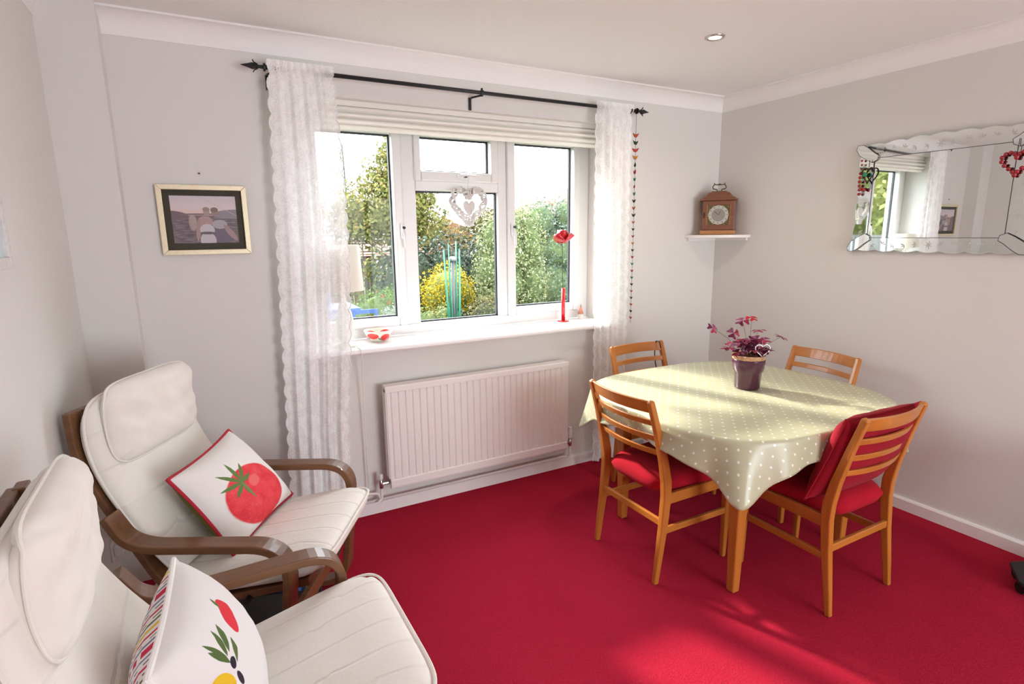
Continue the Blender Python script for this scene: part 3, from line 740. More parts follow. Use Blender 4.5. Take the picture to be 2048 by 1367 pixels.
def mk_quilt(name, n1, ax):
    n = NT(name); n.set(.9, spec=.15, sheen=.15); uv = n.coord('UV'); u, v, _ = n.xyz(uv)
    t = n.math('ABSOLUTE', n.math('SUBTRACT', n.math('FRACT', n.math('MULTIPLY', (u, v)[ax], n1)), .5))
    seam = n.math('MULTIPLY', n.math('SUBTRACT', .5, t), 14, clamp=True)
    f = n.noise(7, 4, uv); n.base(n.mix(f, (.80, .765, .70), (.85, .82, .765)))
    h = n.math('ADD', n.math('MULTIPLY', seam, 1.0), n.math('MULTIPLY', n.noise(22, 4, n.mapping(uv, (1, 1, 1))), .5))
    n.bump(h, .5, .006); MATS[name] = n.m
mk_quilt('quilted_seat', 6.0, 1); mk_quilt('quilted_back', 5.0, 1)
C1 = make_armchair('armchair', 'cream bentwood armchair in the corner under the framed photo with the tomato cushion', (-3.262, -.706, 0), -PI/6, 1)
C2 = make_armchair('armchair', 'cream bentwood armchair nearest the camera with the olive and fruit cushion', (-3.325, -1.575, 0), .02, 21)

# tomato cushion
def print_cushion(name, label, corners, T_, front, back, pip, pinch, seed):
    m, uv = pad(corners, T_, 22, pinch=pinch, edge=2.4, wr=.003, seed=seed, backk=1.0 if seed == 3 else 1.5); c0 = sum((Vector(c) for c in corners[:2]), Vector())/2
    root = empty(name, c0); tag(root, label, 'cushion'); nf = m.nfront
    V = [tuple(Vector(p)-c0) for p in m.v]; rim = [tuple(Vector(p)-c0) for p in m.rim]
    for nm, fs, mt in (('cushion_front', m.f[:nf], front), ('cushion_back', m.f[nf:], back)):
        q = MB(); used = sorted({i for f in fs for i in f}); mp = {i: k for k, i in enumerate(used)}; q.v = [V[i] for i in used]; q.f = [tuple(mp[i] for i in f) for f in fs]
        q.build(nm, mt, root, smooth=True, uvs=[uv[i] for i in used])
    if pip: MB().tube(rim, .0062, 8, closed=True).build('piping', pip, root)
print_cushion('scatter_cushion', 'white cushion with a big red tomato and red piping', [(-3.255, -.925, .452), (-3.020, -.550, .460), (-3.228, -.520, .768), (-3.420, -.868, .742)], .17, 'tomato_print', 'green_cotton', 'red_piping', .07, 3)
print_cushion('scatter_cushion', 'white cushion printed with olives, tomato and lemon, striped on the back', [(-3.235, -1.83, .462), (-3.250, -1.400, .458), (-3.375, -1.470, .775), (-3.395, -1.90, .795)], .17, 'fruit_print', 'stripe_print', 'white_cotton', .05, 9)

# folded rug under armchair
rg = empty('folded_rug', (-3.215, -.80, 0), -.35); tag(rg, 'dark folded rug with a blue plaid edge on the carpet under the corner armchair', 'rug')
MB().box(-.16, .20, -.20, .20, 0, .085).build('rug_backing', 'plaid_dark', rg, bevel=.015); MB().box(-.165, .205, .19, .215, .045, .10).build('plaid_edge', 'plaid', rg, bevel=.008)

# wheeled stand at the right edge
st = empty('wheeled_stand', (-.20, -2.12, 0), -.55); tag(st, 'black wheeled stand with a silver upright at the right edge of the carpet', 'stand')
MB().prism([(-.21, -.06), (-.13, .09), (.16, .12), (.18, -.16), (-.10, -.18)], 2, .055, .075).build('base_plate', 'black_plastic', st, bevel=.006)
for x, y in ((-.165, -.03), (-.10, .07), (.13, .07), (.13, -.12), (-.08, -.14)):
    MB().tube([(x-.012, y, .025), (x+.012, y, .025)], .025, 14).build('castor', 'black_plastic', st)
m = MB(); m.sweep([(-.10, -.02, .075), (-.04, -.02, .30), (.02, -.02, .52)], (0, 1, 0), .12, .02); m.build('upright', 'alu_pale', st, bevel=.004)
MB().box(-.10, .18, -.14, .12, .52, .545).build('shelf', 'black_plastic', st, bevel=.004)

# double socket on left wall
so = empty('wall_socket', (XL, -.20, .20)); tag(so, 'white double socket low on the left wall behind the corner armchair', 'socket')
MB().box(0, .010, -.073, .073, 0, .086).build('face_plate', 'socket_white', so, bevel=.003)
MB().box(.010, .042, -.058, -.012, .018, .060).build('plug', 'socket_white', so, bevel=.005)

# ================================================================== WALL THINGS
# framed photograph on the window wall
pf = empty('picture_frame', (-3.2225, 0, 1.5885)); tag(pf, 'gold framed seaside photograph of two people hanging on the window wall', 'picture')
hwp, hhp, fw = .1755, .1505, .0215
def rail(a, b_, horizontal, sg):
    if horizontal: poly = [(-hwp, sg*hhp), (hwp, sg*hhp), (hwp-fw, sg*(hhp-fw)), (-hwp+fw, sg*(hhp-fw))]
    else: poly = [(sg*hwp, -hhp), (sg*hwp, hhp), (sg*(hwp-fw), hhp-fw), (sg*(hwp-fw), -hhp+fw)]
    return MB().prism(poly, 1, -.020, -.001)
for h in (True, False):
    for sg in (-1, 1): rail(0, 0, h, sg).build('frame_rail', 'gold_frame', pf, bevel=.002)
MB().box(-hwp+fw, hwp-fw, -.008, -.002, -hhp+fw, hhp-fw).build('mount_board', 'mat_board', pf)
def vquad(x0, x1, y, z0, z1, mb=None):
    m = MB(); m.add([(x0, y, z0), (x1, y, z0), (x1, y, z1), (x0, y, z1)], [(0, 1, 2, 3)]); return m, [(0, 0), (1, 0), (1, 1), (0, 1)]
m, uv = vquad(-.128, .128, -.0086, -.100, .104); m.build('photo_print', 'photo_print', pf, uvs=uv)
MB().box(-hwp+fw, hwp-fw, -.0125, -.0105, -hhp+fw, hhp-fw).build('glazing', 'window_glass', pf)
o = MB().tube([(-3.225, -.010, 1.788), (-3.225, .0, 1.790)], .003, 8).build('nail', 'iron', None); tag(o, 'tiny nail in the wall above the gold picture frame', 'nail')
# pale frame at left edge
lf = empty('picture_frame', (XL, -1.16, 1.44)); tag(lf, 'pale framed picture on the left wall cut by the photo edge', 'picture')
for y0, y1, z0, z1 in ((-.20, .195, 0, .03), (-.20, .195, .40, .43), (-.20, -.17, .03, .40), (.165, .195, .03, .40)): MB().box(.001, .022, y0, y1, z0, z1).build('frame_rail', 'wicker_white', lf, bevel=.002)
MB().box(.001, .012, -.17, .165, .03, .40).build('pale_print', 'pale_print', lf) if 'pale_print' in MATS else (plain('pale_print', (.62, .74, .74), .3), MB().box(.001, .012, -.17, .165, .03, .40).build('pale_print', 'pale_print', lf))

# ------------------------------------------------------------------ mirror on the right wall
MC = Vector((0, -1.3815, 1.678)); Mr = empty('wall_mirror', MC); tag(Mr, 'venetian wall mirror with etched scalloped glass border on the right wall', 'mirror')
iy, iz, oy, oz = .3065, .210, .400, .285      # half sizes inner / outer
def yz(poly, x0, x1): return MB().prism(poly, 0, x0, x1)
MB().box(-.010, -.001, -oy+.03, oy-.03, -oz+.03, oz-.03).build('backing_board', 'clock_wood', Mr)
yz([(-iy, -iz), (iy, -iz), (iy, iz), (-iy, iz)], -.020, -.012).build('mirror_plate', 'mirror_silver', Mr)
def scallop(t, n, amp, arch):      # t 0..1 along edge
    return amp*(abs(math.sin(PI*n*t))**.8)-amp*.3+arch*math.sin(PI*t)
def border(kind):
    N = 60; inn = []; out = []
    for i in range(N+1):
        t = i/N
        if kind in 'tb':
            sg = 1 if kind == 't' else -1; y = -iy-.02+(2*iy+.04)*t; yo = -oy+.035+(2*oy-.07)*t
            zz = oz-.012+scallop(t, 7, .012, .016 if kind == 't' else .004); inn.append((-.020, y, sg*iz)); out.append((-.020+(zz-iz)*.02, yo, sg*zz))
        else:
            sg = 1 if kind == 'r' else -1; z = -iz-.02+(2*iz+.04)*t; zo = -oz+.03+(2*oz-.06)*t
            yy = oy-.018+scallop(t, 4, .012, -.004); inn.append((-.020, sg*iy, z)); out.append((-.020+(yy-iy)*.02, sg*yy, zo))
    m = MB(); n_ = len(inn); m.v = inn+out+[(p[0]+.006, p[1], p[2]) for p in inn]+[(p[0]+.006, p[1], p[2]) for p in out]
    for i in range(N):
        m.f.append((i, i+1, n_+i+1, n_+i)); m.f.append((2*n_+i, 3*n_+i, 3*n_+i+1, 2*n_+i+1)); m.f.append((n_+i, n_+i+1, 3*n_+i+1, 3*n_+i)); m.f.append((i, 2*n_+i, 2*n_+i+1, i+1))
    m.f.append((0, n_, 3*n_, 2*n_)); m.f.append((N, 2*n_+N, 3*n_+N, n_+N)); return m
plain('glass_edge', (.62, .68, .65), .25, spec=.6); plain('mirror_seam', (.05, .05, .05), .5)
for k in 'tblr':
    m = border(k); n_ = len(m.v)//4; eb = m.build('etched_border', 'mirror_etched', Mr)
    MB().tube(m.v[n_:2*n_], .0018, 5).build('bevelled_edge', 'glass_edge', eb)
for y0, y1, z0, z1 in ((-iy, iy, iz-.0013, iz+.0013), (-iy, iy, -iz-.0013, -iz+.0013), (-iy-.0013, -iy+.0013, -iz, iz), (iy-.0013, iy+.0013, -iz, iz)): MB().box(-.0216, -.0202, y0, y1, z0, z1).build('seam', 'mirror_seam', Mr)
for sy in (-1, 1):
    for sz in (-1, 1):
        pts = []
        loc = [(-.016, -.010), (.010, -.022), (.040, -.006), (.082, .022), (.100, .052), (.094, .074), (.064, .074), (.036, .056), (.006, .030), (-.020, .012)]
        pts = [(sy*(iy+a), sz*(iz+b_)) for a, b_ in loc]
        cpl = yz(pts, -.028, -.021).build('corner_plate', 'mirror_etched', Mr); MB().tube([(-.0275, a, b_) for a, b_ in pts], .0016, 5, closed=True).build('bevelled_edge', 'mirror_seam', cpl)
# etched stars and sprigs as low relief on border
plain('etch_frost', (.55, .57, .56), .55, metal=.5)
def etch(y, z, kind, r):
    m = MB(); x = -.0190
    if kind == 's':
        for k in range(7):
            a = 2*PI*k/7; m.add([(x, y+r*.25*math.cos(a-.45), z+r*.25*math.sin(a-.45)), (x-.0006, y+r*math.cos(a), z+r*math.sin(a)), (x, y+r*.25*math.cos(a+.45), z+r*.25*math.sin(a+.45)), (x, y, z)], [(0, 1, 2, 3)])
    else:
        for k in (-.6, .6, 0): 
            a = r*40+k*1.4+kind_angle; L = .022; m.add([(x, y, z), (x, y+L*.5*math.cos(a+.3), z+L*.5*math.sin(a+.3)), (x, y+L*math.cos(a), z+L*math.sin(a)), (x, y+L*.5*math.cos(a-.3), z+L*.5*math.sin(a-.3))], [(0, 1, 2, 3)])
    return m
rnd = random.Random(4)
for ty in (-1, 1):
    for i in range(11):
        t = (i+.5)/11; y = -iy+2*iy*t; kind_angle = rnd.uniform(0, 6); z = ty*(iz+.036)
        mm = etch(y, z, 's' if i in (5,) else 'l', .024 if i == 5 else .02)
        mm.v = [(-.0206+(abs(p[2])-iz)*.02, p[1], p[2]) for p in mm.v]
        mm.build('etched_flower' if i == 5 else 'etched_sprig', 'etch_frost', Mr)
for ty in (-1, 1):
    for i in range(6):
        t = (i+.5)/6; z = -iz+2*iz*t; kind_angle = rnd.uniform(0, 6); y = ty*(iy+.045)
        mm = etch(y, z, 's' if i == 3 else 'l', .016 if i == 3 else .02); mm.v = [(-.0206+(abs(p[1])-iy)*.02, p[1], p[2]) for p in mm.v]
        mm.build('etched_flower' if i == 3 else 'etched_sprig', 'etch_frost', Mr)
# beaded ornaments hung on the mirror
plain('red_bead', (.33, .012, .02), .2, coat=.4); plain('dark_wire', (.05, .03, .03), .4, metal=.6); plain('green_bead', (.02, .25, .12), .2)
def heart2d(t, s):
    x = 16*math.sin(t)**3; y = 13*math.cos(t)-5*math.cos(2*t)-2*math.cos(3*t)-math.cos(4*t); return x/17*s, y/17*s
def bead(m, p, r):
    m.lathe([(r*math.sin(PI*k/6)+1e-4, -r*math.cos(PI*k/6)) for k in range(7)], 8, p)
h = empty('bead_charm', (-.036, -1.045, 1.86)); tag(h, 'red bead charm with a wire heart on the left edge of the mirror', 'ornament')
m = MB()
for k in range(9): bead(m, (0, .030-.002*math.sin(k), .02-.022*k), .009 if k not in (0, 1, 2) else .006)
m.build('bead_strand', 'red_bead', h, smooth=True)
m = MB(); pts = []
for k in range(28):
    x, y = heart2d(2*PI*k/28, .042); pts.append((-.004, -.012+x*.8, -.055+y*1.15))
m.tube(pts, .0035, 6, closed=True); m.tube([(-.004, -.014, -.018), (-.004, -.014, .02)], .0018, 5); m.build('wire_heart', 'dark_wire', h)
m = MB(); bead(m, (-.004, .004, -.055), .012); m.build('green_bead', 'green_bead', h, smooth=True)
m = MB(); bead(m, (-.004, .002, -.135), .010); bead(m, (-.004, .018, -.13), .010); m.build('bead_drop', 'red_bead', h, smooth=True)
h = empty('bead_wreath', (-.038, -1.695, 1.845)); tag(h, 'dark red bead heart hanging at the right end of the mirror', 'ornament')
for k in range(22):
    x, y = heart2d(2*PI*k/22, .058); m = MB(); bead(m, (0, x, -.045+y), .0095); m.build('bead', 'red_bead', h, smooth=True)
MB().tube([(0, 0, -.01), (.004, 0, .055)], .0015, 5).build('hook_wire', 'dark_wire', h)

# ------------------------------------------------------------------ corner shelf and clock
sh = empty('corner_shelf', (0, 0, 1.462)); tag(sh, 'white quarter round corner shelf carrying the wooden clock', 'shelf')
q = [(0, 0)]+[(-.300*math.cos(PI/2*i/14), -.300*math.sin(PI/2*i/14)) for i in range(15)]
MB().prism(q, 2, .006, .026).build('shelf_board', 'white_gloss', sh, bevel=.003)
MB().box(-.28, -.001, -.018, -.001, -.014, .006).build('batten', 'white_gloss', sh); MB().box(-.018, -.001, -.28, -.018, -.014, .006).build('batten', 'white_gloss', sh)
CK = empty('bracket_clock', (-.122, -.122, 1.4885), -PI/4-.02); CK.scale = (1.08, 1.08, 1.06); tag(CK, 'small wooden bracket clock with brass handle on the corner shelf', 'clock')
# local: front faces -y ; width x
s_ = 1.0
MB().box(-.105, .105, -.065, .065, 0, .028).build('plinth', 'clock_base_wood', CK, bevel=.005)
MB().box(-.097, .097, -.056, .058, .028, .215).build('case', 'clock_wood', CK, bevel=.002)
m = MB(); m.box(-.094, -.066, -.064, -.056, .034, .210); m.box(.066, .094, -.064, -.056, .034, .210); m.box(-.066, .066, -.064, -.056, .034, .062); m.box(-.066, .066, -.064, -.056, .186, .210); dr = m.build('door_frame', 'clock_wood', CK, bevel=.002)
m = MB(); m.box(-.068, -.066, -.0650, -.058, .062, .186); m.box(.066, .068, -.0650, -.058, .062, .186); m.build('brass_sight', 'brass', dr)
MB().box(-.088, -.080, -.0665, -.063, .105, .140).build('key_escutcheon', 'iron', dr)
MB().box(-.066, .066, -.0585, -.0562, .062, .186).build('dial_plate', 'clock_dial', CK) if 'clock_dial' in MATS else (plain('clock_dial', (.16, .12, .055), .45, metal=.7, var=.8, vscale=120), MB().box(-.066, .066, -.0585, -.0562, .062, .186).build('dial_plate', 'clock_dial', CK))
plain('silver_ring', (.52, .52, .46), .35, metal=.4); plain('dial_grey', (.30, .29, .26), .35, metal=.4); plain('ink', (.03, .028, .025), .6)
def disc_y(r0, r1, y0, y1, zc, seg=40, wav=0.):
    pr = []; m = MB()
    R1 = lambda j: r1*(1+wav*abs(math.sin(6*2*PI*j/seg))*-1)
    rings = []
    for r, y in ((r0, y0), (r0, y1), ('o', y1), ('o', y0)):
        rings.append([((R1(j) if r == 'o' else r)*math.cos(2*PI*j/seg), y, zc+(R1(j) if r == 'o' else r)*math.sin(2*PI*j/seg)) for j in range(seg)])
    m.rings(rings+[rings[0]], cap=False); return m
disc_y(.040, .061, -.0585, -.0612, .124, 48, .04).build('chapter_ring', 'silver_ring', CK)
disc_y(.0005, .0405, -.0585, -.0600, .124).build('dial_centre', 'dial_grey', CK)
for k in range(12):
    a = 2*PI*k/12; c_, s2 = math.cos(a), math.sin(a); m = MB(); x, z = .051*c_, .124+.051*s2
    t_ = Vector((-s2, 0, c_))*.0035; r_ = Vector((c_, 0, s2))*.006; p = Vector((x, -.0616, z))
    for off in (-1, 0, 1) if k % 3 else (-.5, .5):
        o_ = p+t_*off*.75; w2 = t_*.16; m.add([o_-w2-r_, o_+w2-r_, o_+w2+r_, o_-w2+r_], [(0, 1, 2, 3)])
    m.build('numeral', 'ink', CK)
for a, L in ((1.05, .026), (2.4, .036)): MB().sweep([(0, -.0608, .124), (L*math.cos(a), -.0608, .124+L*math.sin(a))], (0, 1, 0), .001, .0022).build('hand', 'ink', CK)
MB().box(-.112, .112, -.072, .070, .215, .224).build('cornice', 'clock_wood', CK, bevel=.003)
rg_ = []
for z, k in ((.224, .100), (.230, .096), (.240, .080), (.252, .070), (.262, .062), (.268, .048), (.269, .046)): rg_.append([(-k, -k*.66, z), (k, -k*.66, z), (k, k*.66, z), (-k, k*.66, z)])
MB().rings(rg_).build('bell_top', 'clock_wood', CK, bevel=.002); MB().box(-.044, .044, -.028, .028, .268, .274).build('top_cap', 'clock_wood', CK, bevel=.002)
m = MB(); 
for sg in (-1, 1): m.tube(fillet([(sg*.012, 0, .274), (sg*.014, 0, .286), (sg*.038, 0, .288), (sg*.040, 0, .306), (sg*.026, 0, .318), (sg*.034, 0, .324)], .012, 5), .0032, 8)
m.tube([(-.032, 0, .316), (-.012, 0, .3145), (0, 0, .3165), (.012, 0, .3145), (.032, 0, .316)], [.003, .003, .006, .003, .003], 8); m.build('carrying_handle', 'brass_dark', CK, smooth=True) if 'brass_dark' in MATS else (plain('brass_dark', (.13, .085, .035), .4, metal=.8), m.build('carrying_handle', 'brass_dark', CK, smooth=True))
o = MB().lathe([(.012, 0), (.013, .004), (.012, .028), (.013, .031)], 16).build('brass_pot', 'brass', None, smooth=True); o.location = (-.215, -.070, 1.488); tag(o, 'tiny brass cup beside the clock on the corner shelf', 'cup')

# ------------------------------------------------------------------ bird string
BS = empty('bird_garland', (-.835, -.085, .93)); tag(BS, 'string of tiny coloured fabric birds hanging from the pole end', 'garland')
MB().tube([(0, .010, 1.325), (.0, 0, 1.30), (.002, 0, .6), (.0, 0, .0)], .0012, 5).build('string', 'dark_wire', BS)
bc_ = [(.42, .09, .03), (.02, .05, .035), (.42, .06, .05), (.50, .20, .03), (.03, .035, .03), (.40, .04, .05), (.03, .20, .14), (.35, .05, .03), (.03, .16, .15), (.02, .03, .04), (.45, .12, .05), (.03, .05, .05)]
for k, c_ in enumerate(bc_): plain('bird_felt_%d' % k, c_, .9)
for k in range(27):
    z = 1.165-k*.0435; q = k*2.1; sc = 1.0 if k < 6 else (.8 if k < 12 else .62); ang = (0, .2, -.3, .1, .9, 1.1, 1.2, 1.0, 1.25, 1.45, 1.4, 1.5)[k] if k < 12 else 1.5
    m = MB(); S = .024*sc
    prof = [(-1.0, .55, .10), (-.75, .30, .22), (-.35, .0, .40), (.2, -.05, .42), (.6, .22, .30), (1.0, .62, .06)]
    ca, sa = math.cos(ang), math.sin(ang)
    m.rings([[(S*(x*ca-r*.7*math.cos(t)*sa), S*(x*sa+r*.7*math.cos(t)*ca), S*(zz+r*math.sin(t))) for t in [2*PI*j/7 for j in range(7)]] for x, zz, r in prof])
    b_ = m.build('bird', 'bird_felt_%d' % (k % 12), BS, smooth=True); b_.location = (0, 0, z)

# ================================================================== SILL THINGS
ST = .945
# bowl
bw = empty('bowl', (-2.448, .100, ST)); tag(bw, 'small round bowl painted with red flowers on the window sill', 'bowl')
prof = [(.001, .004), (.040, .0), (.044, .004), (.060, .018), (.072, .038), (.076, .056), (.079, .061), (.077, .062), (.072, .056), (.066, .038), (.055, .020), (.036, .010), (.001, .009)]
m = MB(); seg = 40; uvs = []
rgs = []
for i, (r, z) in enumerate(prof):
    rgs.append([(r*math.cos(2*PI*j/seg), r*math.sin(2*PI*j/seg), z) for j in range(seg+1)])
    for j in range(seg+1): uvs.append((j/seg, .5+.5*min(1, z/.06) if i <= 6 else .5-.5*min(1, 1-z/.065)*.9))
kk = seg+1
for rr_ in rgs: m.v += rr_
for i in range(len(rgs)-1):
    for j in range(seg): m.f.append((i*kk+j, i*kk+j+1, (i+1)*kk+j+1, (i+1)*kk+j))
m.build('bowl_body', 'bowl_glaze', bw, smooth=True, uvs=uvs)
# lamp
lp = empty('table_lamp', (-2.635, .050, ST)); tag(lp, 'table lamp with cream drum shade on the sill behind the lace curtain', 'lamp')
MB().lathe([(.001, 0), (.062, 0), (.064, .005), (.060, .011), (.030, .014), (.001, .014)], 28).build('lamp_base', 'shade_cream', lp, smooth=True)
MB().lathe([(.012, .014), (.030, .03), (.044, .07), (.048, .12), (.040, .17), (.024, .215), (.014, .24), (.010, .335)], 24).build('lamp_body', 'lamp_glass_grey', lp, smooth=True)
m = MB(); m.rings([[(r*math.cos(2*PI*j/36), r*math.sin(2*PI*j/36), z) for j in range(36)] for r, z in ((.108, .290), (.095, .522), (.0935, .522), (.1065, .290))], cap=False); sh_ = m.build('lamp_shade', 'shade_cream', lp, smooth=True)
m = MB()
for k in range(3): a = 2*PI*k/3; m.tube([(0, 0, .33), (.104*math.cos(a), .104*math.sin(a), .33)], .0018, 5)
m.build('shade_ring', 'chrome', sh_)
MB().tube([(.030, -.054, .006), (.040, -.110, .0035), (.046, -.134, -.004), (.048, -.138, -.05), (.050, -.10, -.18), (.050, -.085, -.50), (.048, -.08, -.83)], .0028, 6).build('lamp_cord', 'shade_cream', lp, smooth=True)
# poppy in tube vase
vs = empty('stem_vase', (-1.222, .125, ST)); tag(vs, 'tall narrow red glass tube vase on a round foot', 'vase')
MB().lathe([(.001, 0), (.036, 0), (.038, .003), (.034, .006), (.001, .006)], 28).build('vase_foot', 'red_glass', vs, smooth=True)
MB().lathe([(.0125, .006), (.0125, .218), (.0105, .218), (.0105, .012), (.001, .012)], 20).build('vase_tube', 'red_glass', vs, smooth=True)
pp = empty('poppy_flower', (-1.222, .125, ST+.014)); tag(pp, 'red ceramic poppy on a thin black stem in the tube vase', 'flower')
MB().tube([(-.004, 0, 0), (-.006, 0, .25), (-.010, 0, .488)], .0018, 6).build('stem', 'iron', pp)
def petal(a, tilt, L, wd):
    m = MB(); n_ = 8; rows = []
    for i in range(n_+1):
        t = i/n_; half = wd*math.sin(PI*min(1, .12+t*.80))**.7; row = []
        for j in range(7):
            s2 = (j/6*2-1); x = L*t*(1-.18*s2*s2*t); y = half*s2; z = .030*t*t+.020*s2*s2*t+.004*math.sin(s2*5+a)*t; row.append((x, y, z))
        rows.append(row)
    R3 = Matrix.Rotation(a, 4, 'Z') @ Matrix.Rotation(-tilt, 4, 'Y')
    for r in rows: m.v += [tuple(R3 @ Vector(p)) for p in r]
    for i in range(n_):
        for j in range(6): q_ = i*7+j; m.f.append((q_, q_+1, q_+8, q_+7))
    return m
for k in range(6):
    o = petal(2*PI*k/6+.3, .25 if k % 2 else .85, .086, .042).build('petal', 'poppy_red', pp, smooth=True); o.location = (-.010, 0, .488); s2 = o.modifiers.new('thickness', 'SOLIDIFY'); s2.thickness = .003
MB().lathe([(.001, -.004), (.010, 0), (.012, .010), (.006, .016), (.001, .017)], 12, (-.010, 0, .491)).build('flower_centre', 'iron', pp, smooth=True)
# pencil ornament
pn = empty('pencil_ornament', (-1.066, .150, ST)); pn.scale = (1.05,)*3; tag(pn, 'small stubby pencil shaped ornament at the right end of the sill', 'ornament')
hexp = lambda r, z: [(r*math.cos(PI/3*j), r*math.sin(PI/3*j), z) for j in range(6)]
MB().rings([hexp(.0195, 0), hexp(.0195, .034)]).build('pencil_body', 'pencil_base', pn, bevel=.002)
MB().lathe([(.0195, .034), (.0055, .080)], 16).build('sharpened_cone', 'pencil_cone', pn, smooth=True); MB().lathe([(.0058, .080), (.001, .097)], 12).build('pencil_lead', 'tiny_metal', pn, smooth=True)

# ------------------------------------------------------------------ wicker heart in the window
wh = empty('wicker_heart', (-1.866, .150, 1.55)); wh.scale = (1.04, 1, 1.04); tag(wh, 'white wicker heart with a small solid heart inside hanging in the window', 'ornament')
def hp(t, sx, sz): x, y = heart2d(t, 1); return x*sx, .125+y*sz
rnd = random.Random(2)
for st_ in range(7):
    pts = []; ph = st_*2*PI/7; tw = 7+st_ % 3
    for k in range(90):
        t = 2*PI*k/90; x, z = hp(t, .103, .112); rr_ = .0165; x0, z0 = hp(t+.01, .103, .112); tx, tz = x0-x, z0-z; L = math.hypot(tx, tz) or 1; nx, nz = -tz/L, tx/L; a = tw*t+ph
        pts.append((x+nx*rr_*math.cos(a)+rnd.uniform(-.002, .002), rr_*math.sin(a)*.8, z+nz*rr_*math.cos(a)+rnd.uniform(-.002, .002)))
    MB().tube(pts, .0050, 6, closed=True).build('willow_strand', 'wicker_white', wh)
m = MB(); pts = []
for k in range(32):
    x, y = heart2d(2*PI*k/32, 1); pts.append((.002+x*.038, .108+y*.056))
MB().prism(pts, 1, -.004, .004).build('solid_heart', 'wicker_white', wh, bevel=.002)
MB().tube([(0, 0, .215), (-.006, .0, .185), (.002, 0, .148)], .0035, 5).build('ribbon', 'wicker_white', wh)
MB().tube([(-.004, .0, .200), (-.002, -.006, .25), (.006, .0, .285)], .0014, 5).build('hanging_thread', 'wicker_white', wh)

# ------------------------------------------------------------------ potted oxalis on the table
PT = Vector((-.918, -1.075, TH+.0045)); pt = empty('potted_plant', PT); tag(pt, 'purple-leaved plant in a glossy aubergine pot on the table', 'plant')
MB().lathe([(.001, 0), (.056, 0), (.060, .006), (.066, .085), (.072, .092), (.072, .098), (.075, .104), (.078, .145), (.077, .150), (.071, .148), (.066, .10), (.001, .098)], 36).build('pot', 'pot_glaze', pt, smooth=True)
MB().lathe([(.071, .140), (.0765, .150), (.0785, .168), (.0755, .171), (.070, .152), (.070, .140)], 36, cap=False).build('inner_pot_rim', 'pot_rim', pt, smooth=True)
MB().lathe([(.001, .150), (.071, .146)], 24).build('soil', 'compost', pt)
leafmat('oxalis_leaf', [(0, (.055, .010, .030)), (.35, (.13, .018, .05)), (.6, (.22, .07, .14)), (.8, (.28, .03, .05)), (1, (.12, .012, .03))], .45, .35, 1.0)
leafmat('oxalis_sunlit', [(0, (.45, .02, .05)), (1, (.38, .02, .04))], .4, .4, 1.0)  # redder copy for the top leaf, sunlight through it put into the colour
def trefoil():
    m = MB()
    for k in range(3):
        a = 2*PI*k/3; M_ = Matrix.Rotation(a, 4, 'Z'); L = .030
        pts = [(0, 0, 0), (L*.75, -.021, -.006), (L, -.017, -.008), (L*.86, 0, -.002), (L, .017, -.008), (L*.75, .021, -.006)]
        m.add([tuple(M_ @ Vector(p)) for p in pts], [(0, 1, 2, 3), (0, 3, 4, 5)])
    return m
TF = None; rnd = random.Random(12)
spec = [(-.075, .02, .275, 1.0, .9), (-.095, -.025, .235, 1.0, .5), (-.175, .03, .30, .95, 1.0), (-.105, .01, .205, 1.1, .7), (.145, -.02, .262, 1.05, .9), (.0, .0, .355, .95, .6), (-.04, .01, .338, 1.1, .9), (.035, -.01, .295, 1.1, .2)]
for k in range(34):
    a = rnd.uniform(0, 6.28); r = rnd.uniform(.01, .095); spec.append((r*math.cos(a), r*math.sin(a), rnd.uniform(.190, .262)-r*.25, rnd.uniform(.75, 1.15), rnd.uniform(.1, 1.0)))
for k, (x, y, z, sc, tilt) in enumerate(spec):
    # offsets are along camera right (x) and depth (y)
    wx = x*_r.x+y*_f.x; wy = x*_r.y+y*_f.y
    if TF is None: TF = trefoil().build('leaf', 'oxalis_leaf', pt); o = TF
    else: o = TF.copy(); COL.objects.link(o)
    o.parent = pt; o.location = (wx, wy, z); o.rotation_euler = (rnd.uniform(-1, 1)*tilt, rnd.uniform(-1, 1)*tilt, rnd.uniform(0, 6.28)); o.scale = (sc,)*3
    if k == 5:
        o.data = o.data.copy(); o.data.materials[0] = MATS['oxalis_sunlit']
    bx_ = wx*.22; by_ = wy*.22
    MB().tube([(bx_, by_, .150), (wx*.55, wy*.55, .150+(z-.150)*.62), (wx, wy, z)], [.0011, .001, .0008], 4).build('stem', 'stem_brown', pt)
m = MB(); pts = []
for k in range(30):
    x, y = heart2d(2*PI*k/30, .038); xx = .045+x; pts.append((xx*_r.x-.045*_f.x, xx*_r.y-.045*_f.y, .200+y))
m.tube(pts, .0032, 8, closed=True); m.tube([(.045*_r.x-.045*_f.x, .045*_r.y-.045*_f.y, .162), (.04*_r.x-.04*_f.x, .04*_r.y-.04*_f.y, .13)], .0016, 5)
o = m.build('heart_pick', 'silver_wire', None, smooth=True); o.location = PT; tag(o, 'silver wire heart pick stuck in the plant pot', 'ornament')

